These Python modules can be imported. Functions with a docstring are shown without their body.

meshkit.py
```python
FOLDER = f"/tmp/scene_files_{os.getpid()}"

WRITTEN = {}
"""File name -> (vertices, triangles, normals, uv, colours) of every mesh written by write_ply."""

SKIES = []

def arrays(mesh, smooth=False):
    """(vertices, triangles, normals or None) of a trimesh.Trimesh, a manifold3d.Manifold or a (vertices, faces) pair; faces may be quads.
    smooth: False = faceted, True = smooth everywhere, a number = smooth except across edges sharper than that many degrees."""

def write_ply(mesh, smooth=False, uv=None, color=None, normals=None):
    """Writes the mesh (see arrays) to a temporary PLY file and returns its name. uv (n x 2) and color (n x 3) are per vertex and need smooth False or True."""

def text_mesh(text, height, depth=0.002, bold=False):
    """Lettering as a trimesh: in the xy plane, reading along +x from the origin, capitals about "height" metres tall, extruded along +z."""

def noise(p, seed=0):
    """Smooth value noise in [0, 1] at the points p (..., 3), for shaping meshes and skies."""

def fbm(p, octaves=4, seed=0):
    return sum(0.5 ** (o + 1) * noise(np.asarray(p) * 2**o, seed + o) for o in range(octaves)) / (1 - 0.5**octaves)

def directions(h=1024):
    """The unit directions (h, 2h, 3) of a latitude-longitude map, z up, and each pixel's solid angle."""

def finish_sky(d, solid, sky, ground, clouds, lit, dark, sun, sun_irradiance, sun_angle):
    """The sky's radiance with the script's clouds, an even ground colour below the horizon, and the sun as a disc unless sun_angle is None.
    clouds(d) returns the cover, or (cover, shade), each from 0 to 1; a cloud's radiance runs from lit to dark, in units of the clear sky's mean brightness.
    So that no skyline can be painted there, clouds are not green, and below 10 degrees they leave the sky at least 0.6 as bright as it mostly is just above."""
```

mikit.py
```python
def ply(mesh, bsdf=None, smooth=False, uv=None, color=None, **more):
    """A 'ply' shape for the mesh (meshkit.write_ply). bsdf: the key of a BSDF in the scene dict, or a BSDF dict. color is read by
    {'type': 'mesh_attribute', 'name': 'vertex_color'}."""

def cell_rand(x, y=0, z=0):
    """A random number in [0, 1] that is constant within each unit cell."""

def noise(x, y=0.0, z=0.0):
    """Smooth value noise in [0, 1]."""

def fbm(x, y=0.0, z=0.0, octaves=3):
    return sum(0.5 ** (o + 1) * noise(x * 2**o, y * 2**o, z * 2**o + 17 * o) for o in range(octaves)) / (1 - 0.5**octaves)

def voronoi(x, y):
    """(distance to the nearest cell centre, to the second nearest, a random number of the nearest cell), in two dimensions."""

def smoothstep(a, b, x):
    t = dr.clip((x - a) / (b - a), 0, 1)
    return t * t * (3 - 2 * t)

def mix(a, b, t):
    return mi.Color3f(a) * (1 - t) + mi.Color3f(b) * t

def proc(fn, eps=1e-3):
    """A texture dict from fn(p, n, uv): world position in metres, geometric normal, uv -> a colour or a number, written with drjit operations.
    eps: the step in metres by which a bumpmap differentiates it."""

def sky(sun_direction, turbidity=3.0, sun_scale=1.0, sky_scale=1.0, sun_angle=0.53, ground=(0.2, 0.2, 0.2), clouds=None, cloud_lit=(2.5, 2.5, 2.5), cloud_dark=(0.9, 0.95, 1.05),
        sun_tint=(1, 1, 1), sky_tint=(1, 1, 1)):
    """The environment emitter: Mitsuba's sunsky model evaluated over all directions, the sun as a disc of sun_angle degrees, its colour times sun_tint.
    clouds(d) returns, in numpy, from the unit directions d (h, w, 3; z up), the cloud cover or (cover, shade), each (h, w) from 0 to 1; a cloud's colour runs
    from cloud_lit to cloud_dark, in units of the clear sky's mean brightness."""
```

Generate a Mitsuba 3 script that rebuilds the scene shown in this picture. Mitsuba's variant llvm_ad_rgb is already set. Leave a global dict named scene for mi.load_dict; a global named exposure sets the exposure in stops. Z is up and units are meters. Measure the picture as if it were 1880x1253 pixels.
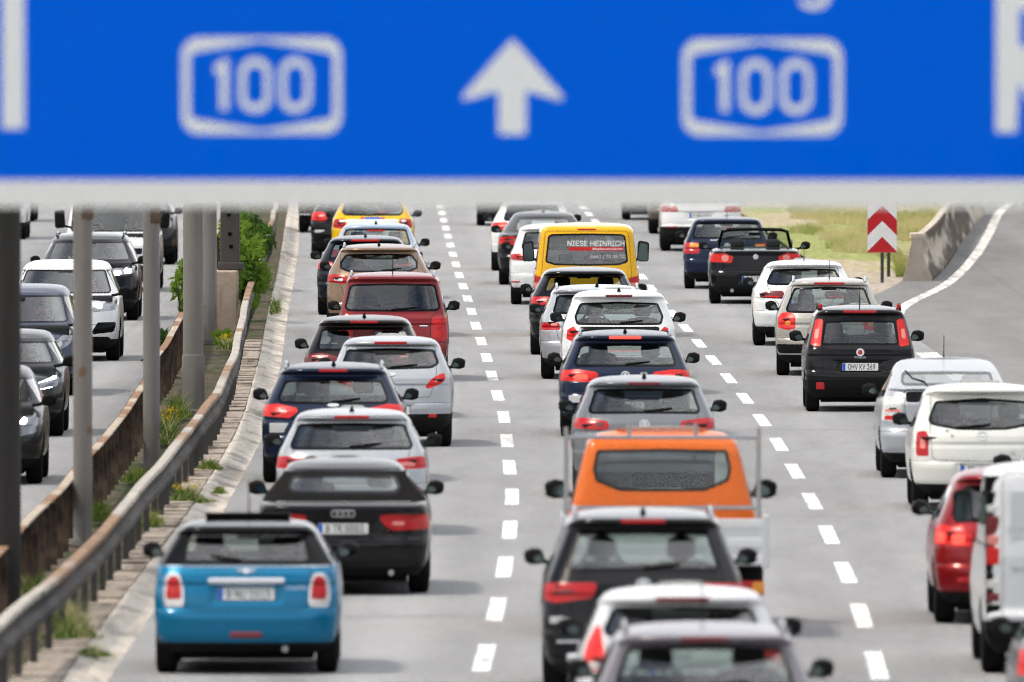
import math
import numpy as np, trimesh, mitsuba as mi, drjit as dr
import manifold3d as m3
import shapely, shapely.geometry as sg
from scipy.ndimage import gaussian_filter1d
import mikit, meshkit
from mikit import noise, fbm, smoothstep, mix

# ------------------------------------------------------------------ camera, sky, exposure
CAM_Z, LENS, HORIZON_TILT = 6.7, 31530.0, 1.3018      # eye height (m), focal length in photo pixels, downward tilt (deg)
T = mi.ScalarTransform4f
scene, labels = {}, {}
exposure = 1.50
scene['camera'] = {
    'type': 'thinlens', 'fov': 2 * math.degrees(math.atan(940 / LENS)), 'fov_axis': 'x',
    'aperture_radius': 0.058, 'focus_distance': 272.0, 'near_clip': 1.0, 'far_clip': 9000.0,
    'to_world': T().look_at(origin=[0, 0, CAM_Z], target=[0, math.cos(math.radians(HORIZON_TILT)) * 100, CAM_Z - math.sin(math.radians(HORIZON_TILT)) * 100], up=[0, 0, 1])}

def clouds(d):
    z = np.maximum(d[..., 2:], 0.06)
    p = np.concatenate([d[..., :2] / (z + 0.25), 0 * z], -1)
    n = meshkit.fbm(p * 1.6 + 7.3, octaves=5, seed=4)
    m = meshkit.fbm(p * 3.1 + 2.0, octaves=4, seed=9)
    cover = np.clip((n - 0.27) / 0.2, 0, 1)
    el = np.degrees(np.arcsin(np.clip(d[..., 2], 0, 1))); low = 1 - np.clip((el - 6) / 26, 0, 1)        # bright haze towards the horizon
    return np.maximum(cover * 0.95, low * 0.95), np.clip((m - 0.35) / 0.3, 0, 1) * 0.9 * (1 - 0.75 * low)

scene['sky'] = mikit.sky((-0.52, -0.13, 0.84), turbidity=3.5, sun_tint=(0.91, 0.98, 1.08), sun_scale=0.62, sky_scale=1.0, sun_angle=6.0, clouds=clouds,
                         cloud_lit=(5.4, 5.45, 5.6), cloud_dark=(2.4, 2.45, 2.55), sky_tint=(1.0, 1.0, 1.0), ground=(0.16, 0.16, 0.16))

# ------------------------------------------------------------------ materials
def mat(name, d, two=True):
    scene['m_' + name] = {'type': 'twosided', 'inner': d} if two else d
    return 'm_' + name
def rgb(c): return {'type': 'rgb', 'value': list(c)}
def plain(name, c, rough=0.6, spec=0.4, metal=0.0, coat=0.0):
    return mat(name, {'type': 'principled', 'base_color': rgb(c), 'roughness': rough, 'specular': spec, 'metallic': metal, 'clearcoat': coat, 'clearcoat_gloss': 0.95})
def paint(name, c, metal=0.25, rough=0.26):          # pigment under a hard clear coat; metallic colours get a little flake sheen
    coat = {'type': 'roughplastic', 'diffuse_reflectance': rgb(c), 'int_ior': 1.36 if max(c) < .06 else 1.46, 'alpha': 0.035, 'nonlinear': False}
    if metal > .15:
        flake = {'type': 'principled', 'base_color': rgb([min(1, v * 1.3 + .01) for v in c]), 'metallic': 0.9, 'roughness': 0.34, 'specular': .4}
        coat = {'type': 'blendbsdf', 'weight': 0.28, 'a': coat, 'b': flake}
    return mat('paint_' + name, coat)

plain('rubber', (0.009, 0.009, 0.0095), 0.85, 0.1)
plain('alloy', (0.42, 0.43, 0.45), 0.3, 0.5, 0.8)
plain('under', (0.006, 0.006, 0.006), 0.95, 0.0)
plain('black_plastic', (0.008, 0.008, 0.0085), 0.6, 0.12)
plain('gloss_black', (0.004, 0.004, 0.0045), 0.16, 0.16, 0, 0.0)
plain('cabin', (0.030, 0.032, 0.034), 0.9, 0.1)
plain('lining', (0.32, 0.335, 0.325), 0.9, 0.1)
plain('chrome', (0.80, 0.81, 0.83), 0.14, 0.5, 1.0)
plain('mirror', (0.16, 0.21, 0.21), 0.06, 0.5, 1.0)
plain('badge', (0.62, 0.63, 0.65), 0.3, 0.5, 0.5)
plain('plate_white', (0.72, 0.73, 0.72), 0.45, 0.3)
plain('plate_blue', (0.01, 0.09, 0.55), 0.45, 0.3)
plain('ink', (0.03, 0.03, 0.03), 0.6, 0.2)
plain('red_lens', (0.46, 0.008, 0.012), 0.22, 0.4, 0, 0.3)
plain('dark_red_lens', (0.16, 0.006, 0.010), 0.14, 0.5, 0, 0.8)
plain('bright_red_lens', (0.66, 0.016, 0.014), 0.3, 0.35, 0, 0.15)
plain('clear_lens', (0.72, 0.72, 0.70), 0.1, 0.5, 0.2, 0.8)
plain('pink_lens', (0.75, 0.24, 0.20), 0.25, 0.5, 0, 0.8)
plain('amber_lens', (0.80, 0.30, 0.03), 0.2, 0.5, 0, 0.6)
plain('lamp_housing', (0.25, 0.26, 0.28), 0.12, 0.5, 0.7, 0.9)
plain('soft_top', (0.014, 0.013, 0.013), 0.95, 0.05)
plain('mesh_grey', (0.15, 0.15, 0.15), 0.6, 0.3)
plain('skin', (0.42, 0.24, 0.17), 0.6, 0.3)
plain('dark_cloth', (0.03, 0.035, 0.05), 0.9, 0.1)
plain('pale_cloth', (0.30, 0.27, 0.33), 0.9, 0.1)
plain('hair', (0.03, 0.02, 0.015), 0.7, 0.3)
mat('glass_clear', {'type': 'thindielectric', 'int_ior': 1.62, 'specular_transmittance': rgb((0.66, 0.73, 0.70))}, False)
mat('glass_mid', {'type': 'thindielectric', 'int_ior': 1.62, 'specular_transmittance': rgb((0.40, 0.46, 0.44))}, False)
mat('glass_smoke', {'type': 'thindielectric', 'int_ior': 1.62, 'specular_transmittance': rgb((0.22, 0.25, 0.25))}, False)
mat('glass_dark', {'type': 'thindielectric', 'int_ior': 1.62, 'specular_transmittance': rgb((0.07, 0.075, 0.08))}, False)
mat('glass_purple', {'type': 'thindielectric', 'int_ior': 1.62, 'specular_transmittance': rgb((0.62, 0.56, 0.72))}, False)

PAINT = {'blue': ((0.0015, 0.155, 0.31), 0.2), 'black': ((0.008, 0.008, 0.010), 0.1), 'silver': ((0.40, 0.42, 0.445), 0.45), 'navy': ((0.010, 0.018, 0.045), 0.3),
         'pale_silver': ((0.45, 0.47, 0.50), 0.4), 'brown_black': ((0.018, 0.012, 0.012), 0.2), 'red': ((0.22, 0.018, 0.022), 0.25), 'beige': ((0.25, 0.17, 0.115), 0.4),
         'blue_black': ((0.012, 0.016, 0.024), 0.25), 'ice_blue': ((0.36, 0.44, 0.56), 0.4), 'yellow': ((0.80, 0.50, 0.010), 0.0), 'van_yellow': ((0.88, 0.47, 0.003), 0.0),
         'mauve_grey': ((0.17, 0.155, 0.175), 0.4), 'white': ((0.78, 0.79, 0.79), 0.0), 'white_silver': ((0.68, 0.69, 0.71), 0.1), 'orange': ((0.90, 0.165, 0.0), 0.0),
         'grey': ((0.17, 0.18, 0.20), 0.45), 'cream_silver': ((0.40, 0.385, 0.345), 0.4), 'crimson': ((0.24, 0.008, 0.012), 0.3), 'bronze': ((0.10, 0.075, 0.055), 0.35),
         'pearl': ((0.74, 0.74, 0.69), 0.0), 'dark_grey': ((0.03, 0.032, 0.036), 0.3), 'violet_blue': ((0.045, 0.055, 0.10), 0.35)}
for k, (c, m) in PAINT.items(): paint(k, c, m)

# ------------------------------------------------------------------ entries
def numbered(key):
    if key not in scene and key not in labels and not any(k.startswith(key + '__') for k in KEYS): return key
    i = 1
    while f'{key}_{i:03d}' in KEYS or f'{key}_{i:03d}' in labels: i += 1
    return f'{key}_{i:03d}'
KEYS = set()
def put(key, shape):
    base, i = key, 0
    while key in KEYS:
        i += 1; key = f'{base}_{i:03d}'
    KEYS.add(key); scene[key] = shape
    return key
def thing(name, label, category, group=None):
    key, i = name, 0
    while key in labels or key in KEYS:
        i += 1; key = f'{name}_{i:03d}'
    labels[key] = {'label': label, 'category': category}
    if group: labels[key]['group'] = group
    return key
def part(parent, name, mesh, m, to_world=None, smooth=30, **more):
    s = mesh if isinstance(mesh, dict) else mikit.ply(mesh, smooth=smooth)
    s = {**s, 'bsdf': {'type': 'ref', 'id': 'm_' + m}, **more}
    if to_world is not None: s['to_world'] = to_world
    return put(f'{parent}__{name}' if parent else name, s)
def single(name, mesh, m, label, category, group=None, to_world=None, smooth=30, kind=None):
    key = thing(name, label, category, group)
    if kind: labels[key]['kind'] = kind
    s = mesh if isinstance(mesh, dict) else mikit.ply(mesh, smooth=smooth)
    s = {**s, 'bsdf': {'type': 'ref', 'id': 'm_' + m}}
    if to_world is not None: s['to_world'] = to_world
    KEYS.add(key); scene[key] = s
    return key
def structure(name, mesh, m, smooth=False):
    KEYS.add(name); scene[name] = {**mikit.ply(mesh, smooth=smooth), 'bsdf': {'type': 'ref', 'id': 'm_' + m}}
    labels[name] = {'kind': 'structure'}
    return name
def cat(ms): return trimesh.util.concatenate(ms)
def box(x0, x1, y0, y1, z0, z1):
    b = trimesh.creation.box((x1 - x0, y1 - y0, z1 - z0)); b.apply_translation(((x0 + x1) / 2, (y0 + y1) / 2, (z0 + z1) / 2)); return b
def rbox(x0, x1, y0, y1, z0, z1, r=0.02, seg=8):
    c = m3.Manifold.sphere(r, seg)
    pts = [c.translate((x, y, z)) for x in (x0 + r, x1 - r) for y in (y0 + r, y1 - r) for z in (z0 + r, z1 - r)]
    return tm(m3.Manifold.batch_hull(pts))
def tm(m):
    g = m.to_mesh(); return trimesh.Trimesh(g.vert_properties[:, :3], g.tri_verts, process=False)
def tube(pts, r, sides=8):
    pts = np.asarray(pts, float); t = np.gradient(pts, axis=0); t /= np.linalg.norm(t, axis=1, keepdims=True)
    up = np.where(np.abs(t[:, 2:]) < .9, [[0, 0, 1.]], [[1., 0, 0]]); a = np.cross(t, up); a /= np.linalg.norm(a, axis=1, keepdims=True); b = np.cross(t, a)
    th = np.arange(sides) * 2 * np.pi / sides; n = len(pts); r = np.broadcast_to(r, (n,))
    v = pts[:, None] + r[:, None, None] * (np.cos(th)[None, :, None] * a[:, None] + np.sin(th)[None, :, None] * b[:, None])
    i, j = np.meshgrid(np.arange(n - 1), np.arange(sides), indexing='ij')
    q = np.stack([i * sides + j, i * sides + (j + 1) % sides, (i + 1) * sides + (j + 1) % sides, (i + 1) * sides + j], -1).reshape(-1, 4)
    f = [q[:, [0, 2, 1]], q[:, [0, 3, 2]]]
    k = np.arange(1, sides - 1)
    f += [np.stack([0 * k, k, k + 1], 1), (n - 1) * sides + np.stack([0 * k, k + 1, k], 1)]
    return trimesh.Trimesh(v.reshape(-1, 3), np.vstack(f), process=False)
def lathe(prof, sides=24):      # profile [(radius, height)], axis z
    prof = np.asarray(prof, float); th = np.arange(sides) * 2 * np.pi / sides
    v = np.stack([prof[:, :1] * np.cos(th), prof[:, :1] * np.sin(th), np.repeat(prof[:, 1:], sides, 1)], -1).reshape(-1, 3)
    i, j = np.meshgrid(np.arange(len(prof) - 1), np.arange(sides), indexing='ij')
    q = np.stack([i * sides + j, i * sides + (j + 1) % sides, (i + 1) * sides + (j + 1) % sides, (i + 1) * sides + j], -1).reshape(-1, 4)
    return trimesh.Trimesh(v, np.vstack([q[:, :3], q[:, [0, 2, 3]]]), process=False)
def extrude(poly, depth):
    gs = [g for g in getattr(poly, 'geoms', [poly]) if g.area > 1e-7]
    return cat([trimesh.creation.extrude_polygon(g, depth, engine='earcut') for g in gs])
def rect(x0, x1, z0, z1, r=0.0):
    b = sg.box(x0, z0, x1, z1)
    return b.buffer(-r).buffer(r, quad_segs=4) if r else b
UPRIGHT = T().rotate([1, 0, 0], 90)        # a flat xy shape stood up so that it faces -y
_text = {}
def text(s, h, depth=0.003, bold=False, width=None):
    k = (s, h, depth, bold, width)
    if k not in _text:
        m = meshkit.text_mesh(s, h, depth, bold); m.apply_translation([-(m.bounds[0, 0] + m.bounds[1, 0]) / 2, -(m.bounds[0, 1] + m.bounds[1, 1]) / 2, 0])
        if width: m.vertices[:, 0] *= min(1.0, width / np.ptp(m.vertices[:, 0]))
        _text[k] = mikit.ply(m)
    return _text[k]
# ------------------------------------------------------------------ car bodies: horizontal slices, then windows, lamps and panels cut out of the skin
def sd_poly(P, poly):
    poly = np.asarray(poly, float); n = len(poly)
    d = np.full(len(P), 1e9); s = np.ones(len(P))
    for i in range(n):
        a, b = poly[i], poly[i - 1]
        e, w = b - a, P - a
        q = w - e * np.clip((w @ e) / max(e @ e, 1e-12), 0, 1)[:, None]
        d = np.minimum(d, (q * q).sum(1))
        c1, c2, c3 = P[:, 1] >= a[1], P[:, 1] < b[1], e[0] * w[:, 1] > e[1] * w[:, 0]
        flip = (c1 & c2 & c3) | (~c1 & ~c2 & ~c3)
        s = np.where(flip, -s, s)
    return s * np.sqrt(d)
def sd_round(P, poly, r=0.03):
    g = sg.Polygon(poly).buffer(-r)
    if g.is_empty or g.geom_type != 'Polygon': return sd_poly(P, poly)
    return sd_poly(P, np.array(g.exterior.coords)[:-1]) - r
def split(A, F, f):
    f = np.where(np.abs(f) < 1e-7, 1e-7, f)
    neg = f[F] < 0; c = neg.sum(1)
    ins, out = [F[c == 3]], [F[c == 0]]
    for k in (1, 2):
        sel = c == k
        if not sel.any(): continue
        tri, ng = F[sel], neg[sel]
        lone = np.argmax(ng if k == 1 else ~ng, 1); r = np.arange(len(tri))
        a, b, d = tri[r, lone], tri[r, (lone + 1) % 3], tri[r, (lone + 2) % 3]
        def lerp(i, j):
            t = (f[i] / (f[i] - f[j]))[:, None]; return A[i] * (1 - t) + A[j] * t
        n0 = len(A); A = np.vstack([A, lerp(a, b), lerp(a, d)]); f = np.concatenate([f, np.zeros(2 * len(a))])
        ab, ad = n0 + r, n0 + len(a) + r
        one = np.stack([a, ab, ad], 1); two = np.vstack([np.stack([ab, b, d], 1), np.stack([ab, d, ad], 1)])
        (ins if k == 1 else out).append(one); (out if k == 1 else ins).append(two)
    return A, np.vstack(ins), np.vstack(out)

ONCOMING = set()
class Skin:
    def __init__(k, rear, front, width, L, W, cr=0.42, cf=0.75, pr=3.0, pf=2.3, ds=0.03, barrel=0.03, dents=()):
        k.L, k.W, k.dents = L, W, dents
        k.rear, k.front, k.width = (np.asarray(sorted(p), float) for p in (rear, front, width))
        k.cr, k.cf, k.pr, k.pf, k.barrel = cr, cf, pr, pf, barrel
        zc = np.unique(np.concatenate([k.rear[:, 0], k.front[:, 0], k.width[:, 0]]).round(4))
        zc = zc[(zc >= k.width[0, 0] - 1e-6) & (zc <= k.width[-1, 0] + 1e-6)]
        zs = [zc[0]]
        for a, b in zip(zc[:-1], zc[1:]):
            (ya, fa, ha), (yb, fb, hb) = k.at(a), k.at(b)
            q_ = .25 if a > zc[-1] - .06 else 1.0
            arc = math.hypot(b - a, 0.55 * q_ * (yb - ya), 0.22 * q_ * (fb - fa), 0.6 * (hb - ha))
            n = max(1, math.ceil(arc / ds)); zs += list(a + (b - a) * np.arange(1, n + 1) / n)
        z = np.array(zs); y, f, h = np.array([k.at(q) for q in zs]).T
        m_ = (y + f) / 2; thin = f - y < .2; y = np.where(thin, m_ - .1, y); f = np.where(thin, m_ + .1, f)
        sm = lambda q: gaussian_filter1d(q, 0.65, mode='nearest')
        z, y, f, h = sm(z), sm(y), sm(f), sm(h)
        k.zr, k.yr = z, y
        def quarter(p, n1, n2):
            X = np.linspace(0, .82, n1); th0 = math.asin(.82 ** (p / 2)); th = np.linspace(th0, np.pi / 2, n2 + 1)[1:]
            X = np.concatenate([X, np.sin(th) ** (2 / p)]); return X, 1 - (1 - np.minimum(X, 1) ** p) ** (1 / p)
        m = 0.03 / ds
        Xr, Yr = quarter(pr, max(8, int(19 * m)), max(5, int(9 * m))); Xf, Yf = quarter(pf, max(7, int(14 * m)), max(5, int(9 * m))); ns = max(10, int(26 * m))
        rows = []
        for zz, yy, ff, hh in zip(z, y, f, h):
            span = ff - yy; dr_, df_ = min(cr, .35 * span), min(cf, .45 * span)
            t = np.linspace(0, 1, ns + 2)[1:-1]; y0, y1 = yy + dr_, ff - df_
            x = np.concatenate([hh * Xr, np.full(ns, hh), hh * Xf[::-1]])
            yv = np.concatenate([yy + dr_ * Yr, y0 + (y1 - y0) * t, ff - df_ * Yf[::-1]])
            x = x * (1 - barrel * ((yv - .5 * L) / (.5 * L)) ** 2)
            rows.append(np.stack([x, yv, np.full(len(x), zz)], 1))
        half = np.array(rows); R, H = half.shape[:2]
        seg = np.linalg.norm(np.diff(half[..., :2], axis=1), axis=2)
        s = np.concatenate([np.zeros((R, 1)), np.cumsum(seg, 1)], 1); sf = s[:, -1:] - s
        left = half[:, -2:0:-1] * [-1, 1, 1]
        V = np.concatenate([half, left], 1); S = np.concatenate([s, s[:, -2:0:-1]], 1); SF = np.concatenate([sf, sf[:, -2:0:-1]], 1)
        C = V.shape[1]; i, j = np.meshgrid(np.arange(R - 1), np.arange(C), indexing='ij')
        q = np.stack([i * C + j, i * C + (j + 1) % C, (i + 1) * C + (j + 1) % C, (i + 1) * C + j], -1).reshape(-1, 4)
        b = (R - 1) * C; kk = np.arange(0, H - 1); lf = lambda n: (C - n) % C
        cap = np.stack([b + kk, b + kk + 1, b + lf(kk + 1), b + lf(kk)], 1)
        q = np.vstack([q, cap]); F = np.vstack([q[:, :3], q[:, [0, 2, 3]]])
        V = V.reshape(-1, 3)
        for (dx, z0, z1, dep, soft) in dents:      # pressed hollows in the tail (plate recess, bumper grooves)
            q_ = np.maximum(np.abs(V[:, 0]) - dx, np.maximum(z0 - V[:, 2], V[:, 2] - z1)); w_ = 1 - np.clip((q_ + soft) / soft, 0, 1); w_ = w_ * w_ * (3 - 2 * w_)
            V[:, 1] += np.where(V[:, 1] < .3 * L, dep * w_, 0)
        F = F[np.linalg.norm(np.cross(V[F[:, 1]] - V[F[:, 0]], V[F[:, 2]] - V[F[:, 0]]), axis=1) > 1e-9]
        N = np.zeros_like(V); fn = np.cross(V[F[:, 1]] - V[F[:, 0]], V[F[:, 2]] - V[F[:, 0]])
        for c in range(3): np.add.at(N, F[:, c], fn)
        N /= np.linalg.norm(N, axis=1, keepdims=True) + 1e-12
        k.A = np.hstack([V, N, S.reshape(-1, 1), SF.reshape(-1, 1)]); k.F = F
    def at(k, z):
        return (np.interp(z, k.rear[:, 0], k.rear[:, 1]), k.L - np.interp(z, k.front[:, 0], k.front[:, 1]), k.W / 2 * np.interp(z, k.width[:, 0], k.width[:, 1]))
    def rear_at(k, x, z):
        y, f, h = k.at(z); X = min(abs(x) / h, .999)
        w_ = sum(dep for (dx, z0, z1, dep, soft) in k.dents if abs(x) < dx and z0 < z < z1)
        return y + w_ + k.cr * (1 - (1 - X ** k.pr) ** (1 / k.pr))
    def front_at(k, x, z):
        y, f, h = k.at(z); X = min(abs(x) / h, .999)
        return f - k.cf * (1 - (1 - X ** k.pf) ** (1 / k.pf))
    def cut(k, f, F=None):
        """Takes the faces where f(A) < 0 out of the skin (or out of F) and returns (inside, rest)."""
        own = F is None
        k.A, i, o = split(k.A, k.F if own else F, f(k.A))
        if own: k.F = o
        return i, o
    def mesh(k, F, off=0.0, skirt=False, flip=False):
        u, inv = np.unique(F, return_inverse=True); A = k.A[u]; F = inv.reshape(-1, 3)
        V, N = A[:, :3] + off * A[:, 3:6], A[:, 3:6]
        if skirt and len(F):
            _, w = np.unique(A[:, :3].round(4), axis=0, return_inverse=True); w = w.ravel(); G = w[F]
            e = np.vstack([G[:, [0, 1]], G[:, [1, 2]], G[:, [2, 0]]]); o = np.vstack([F[:, [0, 1]], F[:, [1, 2]], F[:, [2, 0]]])
            h = e[:, 0] * 1000003 + e[:, 1]; hr = e[:, 1] * 1000003 + e[:, 0]
            o = o[~np.isin(h, hr)]
            if len(o):
                a, b = V[o[:, 0]], V[o[:, 1]]; c, d = b - (off + .004) * N[o[:, 1]], a - (off + .004) * N[o[:, 0]]
                n = np.cross(d - a, b - a); n /= np.linalg.norm(n, axis=1, keepdims=True) + 1e-12; r = np.arange(len(o)); n0 = len(V)
                V = np.vstack([V, a, b, c, d]); N = np.vstack([N, n, n, n, n]); m = len(o)
                F = np.vstack([F, n0 + np.stack([r, r + 2 * m, r + m], 1), n0 + np.stack([r, r + 3 * m, r + 2 * m], 1)])
        if flip: F, N = F[:, ::-1], -N
        return {'type': 'ply', 'filename': meshkit.write_ply((V, F), False, normals=N), 'face_normals': False}

WHEEL = {}
def wheel_plies():
    if not WHEEL:
        w = 0.105
        tyre = lathe([(.205, -w + .01), (.25, -w), (.30, -w + .008), (.315, -w + .03), (.32, -w + .06), (.3205, 0), (.32, w - .06), (.315, w - .03), (.30, w - .008), (.25, w), (.205, w - .01), (.205, -w + .01)], 28)
        rim = [lathe([(.19, -w + .02), (.208, w - .02), (.208, w - .012), (.19, w - .02), (.19, -w + .02)], 24), lathe([(0, w - .03), (.06, w - .035), (.06, w - .06), (0, w - .06)], 12), lathe([(0, -.01), (.2, -.01), (.2, -.02), (0, -.02)], 20)]
        for q in range(5):
            b = box(.04, .2, -.028, .028, w - .055, w - .03); b.apply_transform(trimesh.transformations.rotation_matrix(q * 2 * np.pi / 5, [0, 0, 1])); rim.append(b)
        WHEEL['tyre'], WHEEL['rim'] = mikit.ply(tyre, smooth=40), mikit.ply(cat(rim), smooth=30)
    return WHEEL
def strokes(lines, w):
    return shapely.union_all([sg.LineString(l).buffer(w / 2, cap_style='flat', join_style='mitre') for l in lines])
def emblem(kind, r):
    ring = lambda x, y, R, w: sg.Point(x, y).buffer(R).difference(sg.Point(x, y).buffer(R - w))
    if kind == 'letters_in_ring':
        s = strokes([[(-.55, .72), (-.2, -.02), (.2, -.02), (.55, .72)], [(-.22, .9), (0, .25), (.22, .9)], [(-.86, .3), (-.42, -.82), (0, .0), (.42, -.82), (.86, .3)]], .2).intersection(sg.Point(0, 0).buffer(.95))
        g = shapely.union_all([ring(0, 0, 1, .15), s])
    elif kind == 'four_rings':
        g = shapely.union_all([ring((i - 1.5) * .78, 0, .52, .13) for i in range(4)])
    elif kind == 'bar_ring': g = shapely.union_all([ring(0, 0, 1, .2), sg.box(-1.15, -.17, 1.15, .17)])
    elif kind == 'diamond': g = sg.Polygon([(0, 1.1), (.75, 0), (0, -1.1), (-.75, 0)]).difference(sg.Polygon([(0, .5), (.3, 0), (0, -.5), (-.3, 0)]))
    elif kind == 'oval': g = sg.Point(0, 0).buffer(1); g = shapely.affinity.scale(g, 1.25, .5)
    elif kind == 'wings': g = shapely.union_all([sg.Point(0, 0).buffer(.5)] + [sg.box(-1.5 + .2 * i, .22 - .22 * i, 1.5 - .2 * i, .34 - .22 * i) for i in range(3)])
    elif kind == 'three_ovals': g = shapely.union_all([shapely.affinity.scale(ring(0, 0, 1, .14), 1.3, .85), shapely.affinity.scale(ring(0, .25, .6, .13), 1.2, .7), shapely.affinity.scale(ring(0, 0, .7, .15), .5, 1.1)])
    else: g = sg.Point(0, 0).buffer(1)
    return mikit.ply(extrude(shapely.affinity.scale(g, r, r, origin=(0, 0)), .012), smooth=False)

def person(T0, x, y, z, cloth='dark_cloth', label='', looks=1):
    """A driver or passenger seated in a car: one continuous body from hips to head with arms reaching forward; local +y is where the person looks."""
    key = thing('person', label, 'person')
    S = lambda p, r: m3.Manifold.sphere(r, 14).translate(p)
    hull = lambda *b: m3.Manifold.batch_hull([S(p, r) for p, r in b])
    body = [hull(((-.13, 0, .08), .10), ((.13, 0, .08), .10), ((-.15, -.05, .38), .09), ((.15, -.05, .38), .09)),
            hull(((-.15, -.05, .38), .09), ((.15, -.05, .38), .09), ((-.17, -.06, .50), .065), ((.17, -.06, .50), .065), ((0, -.05, .54), .07)),
            hull(((0, -.05, .52), .062), ((0, -.03, .62), .056)),
            hull(((0, -.03, .70), .082), ((0, .0, .76), .095), ((0, .015, .64), .055), ((0, .035, .69), .05)),
            hull(((0, .085, .70), .016), ((0, .095, .675), .018))]
    for s in (-1, 1):
        body += [hull(((s * .19, -.05, .50), .06), ((s * .24, .12, .27), .045)), hull(((s * .24, .12, .27), .045), ((s * .14, .38, .34), .034)), hull(((s * .14, .38, .34), .036), ((s * .11, .45, .36), .03)),
                 hull(((s * .1, .02, .06), .085), ((s * .14, .42, .12), .06)), S((s * .085, .0, .70), .02)]
    b = m3.Manifold.batch_boolean(body, m3.OpType.Add)
    M = tm(b.refine_to_length(.045)); M.merge_vertices(); trimesh.smoothing.filter_taubin(M, iterations=8)
    V = M.vertices; head = V[:, 2] > .575; hands = (V[:, 1] > .40) & (V[:, 2] > .28)
    fh = head[M.faces].all(1) | hands[M.faces].all(1)
    w = T0 @ T().translate([x, y, z])
    part(key, 'body', trimesh.Trimesh(V, M.faces, process=False), 'skin', w, smooth=True)
    keep = ~fh; cl = trimesh.Trimesh(V + M.vertex_normals * .008, M.faces[keep], process=False); part(key, 'shirt', cl, cloth, w, smooth=True)
    hair = head & ((V[:, 2] > .745) | ((V[:, 1] < .0) & (V[:, 2] > .62)))
    part(key, 'hair', trimesh.Trimesh(V + M.vertex_normals * .012, M.faces[hair[M.faces].all(1)], process=False), 'hair', w, smooth=True)

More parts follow.
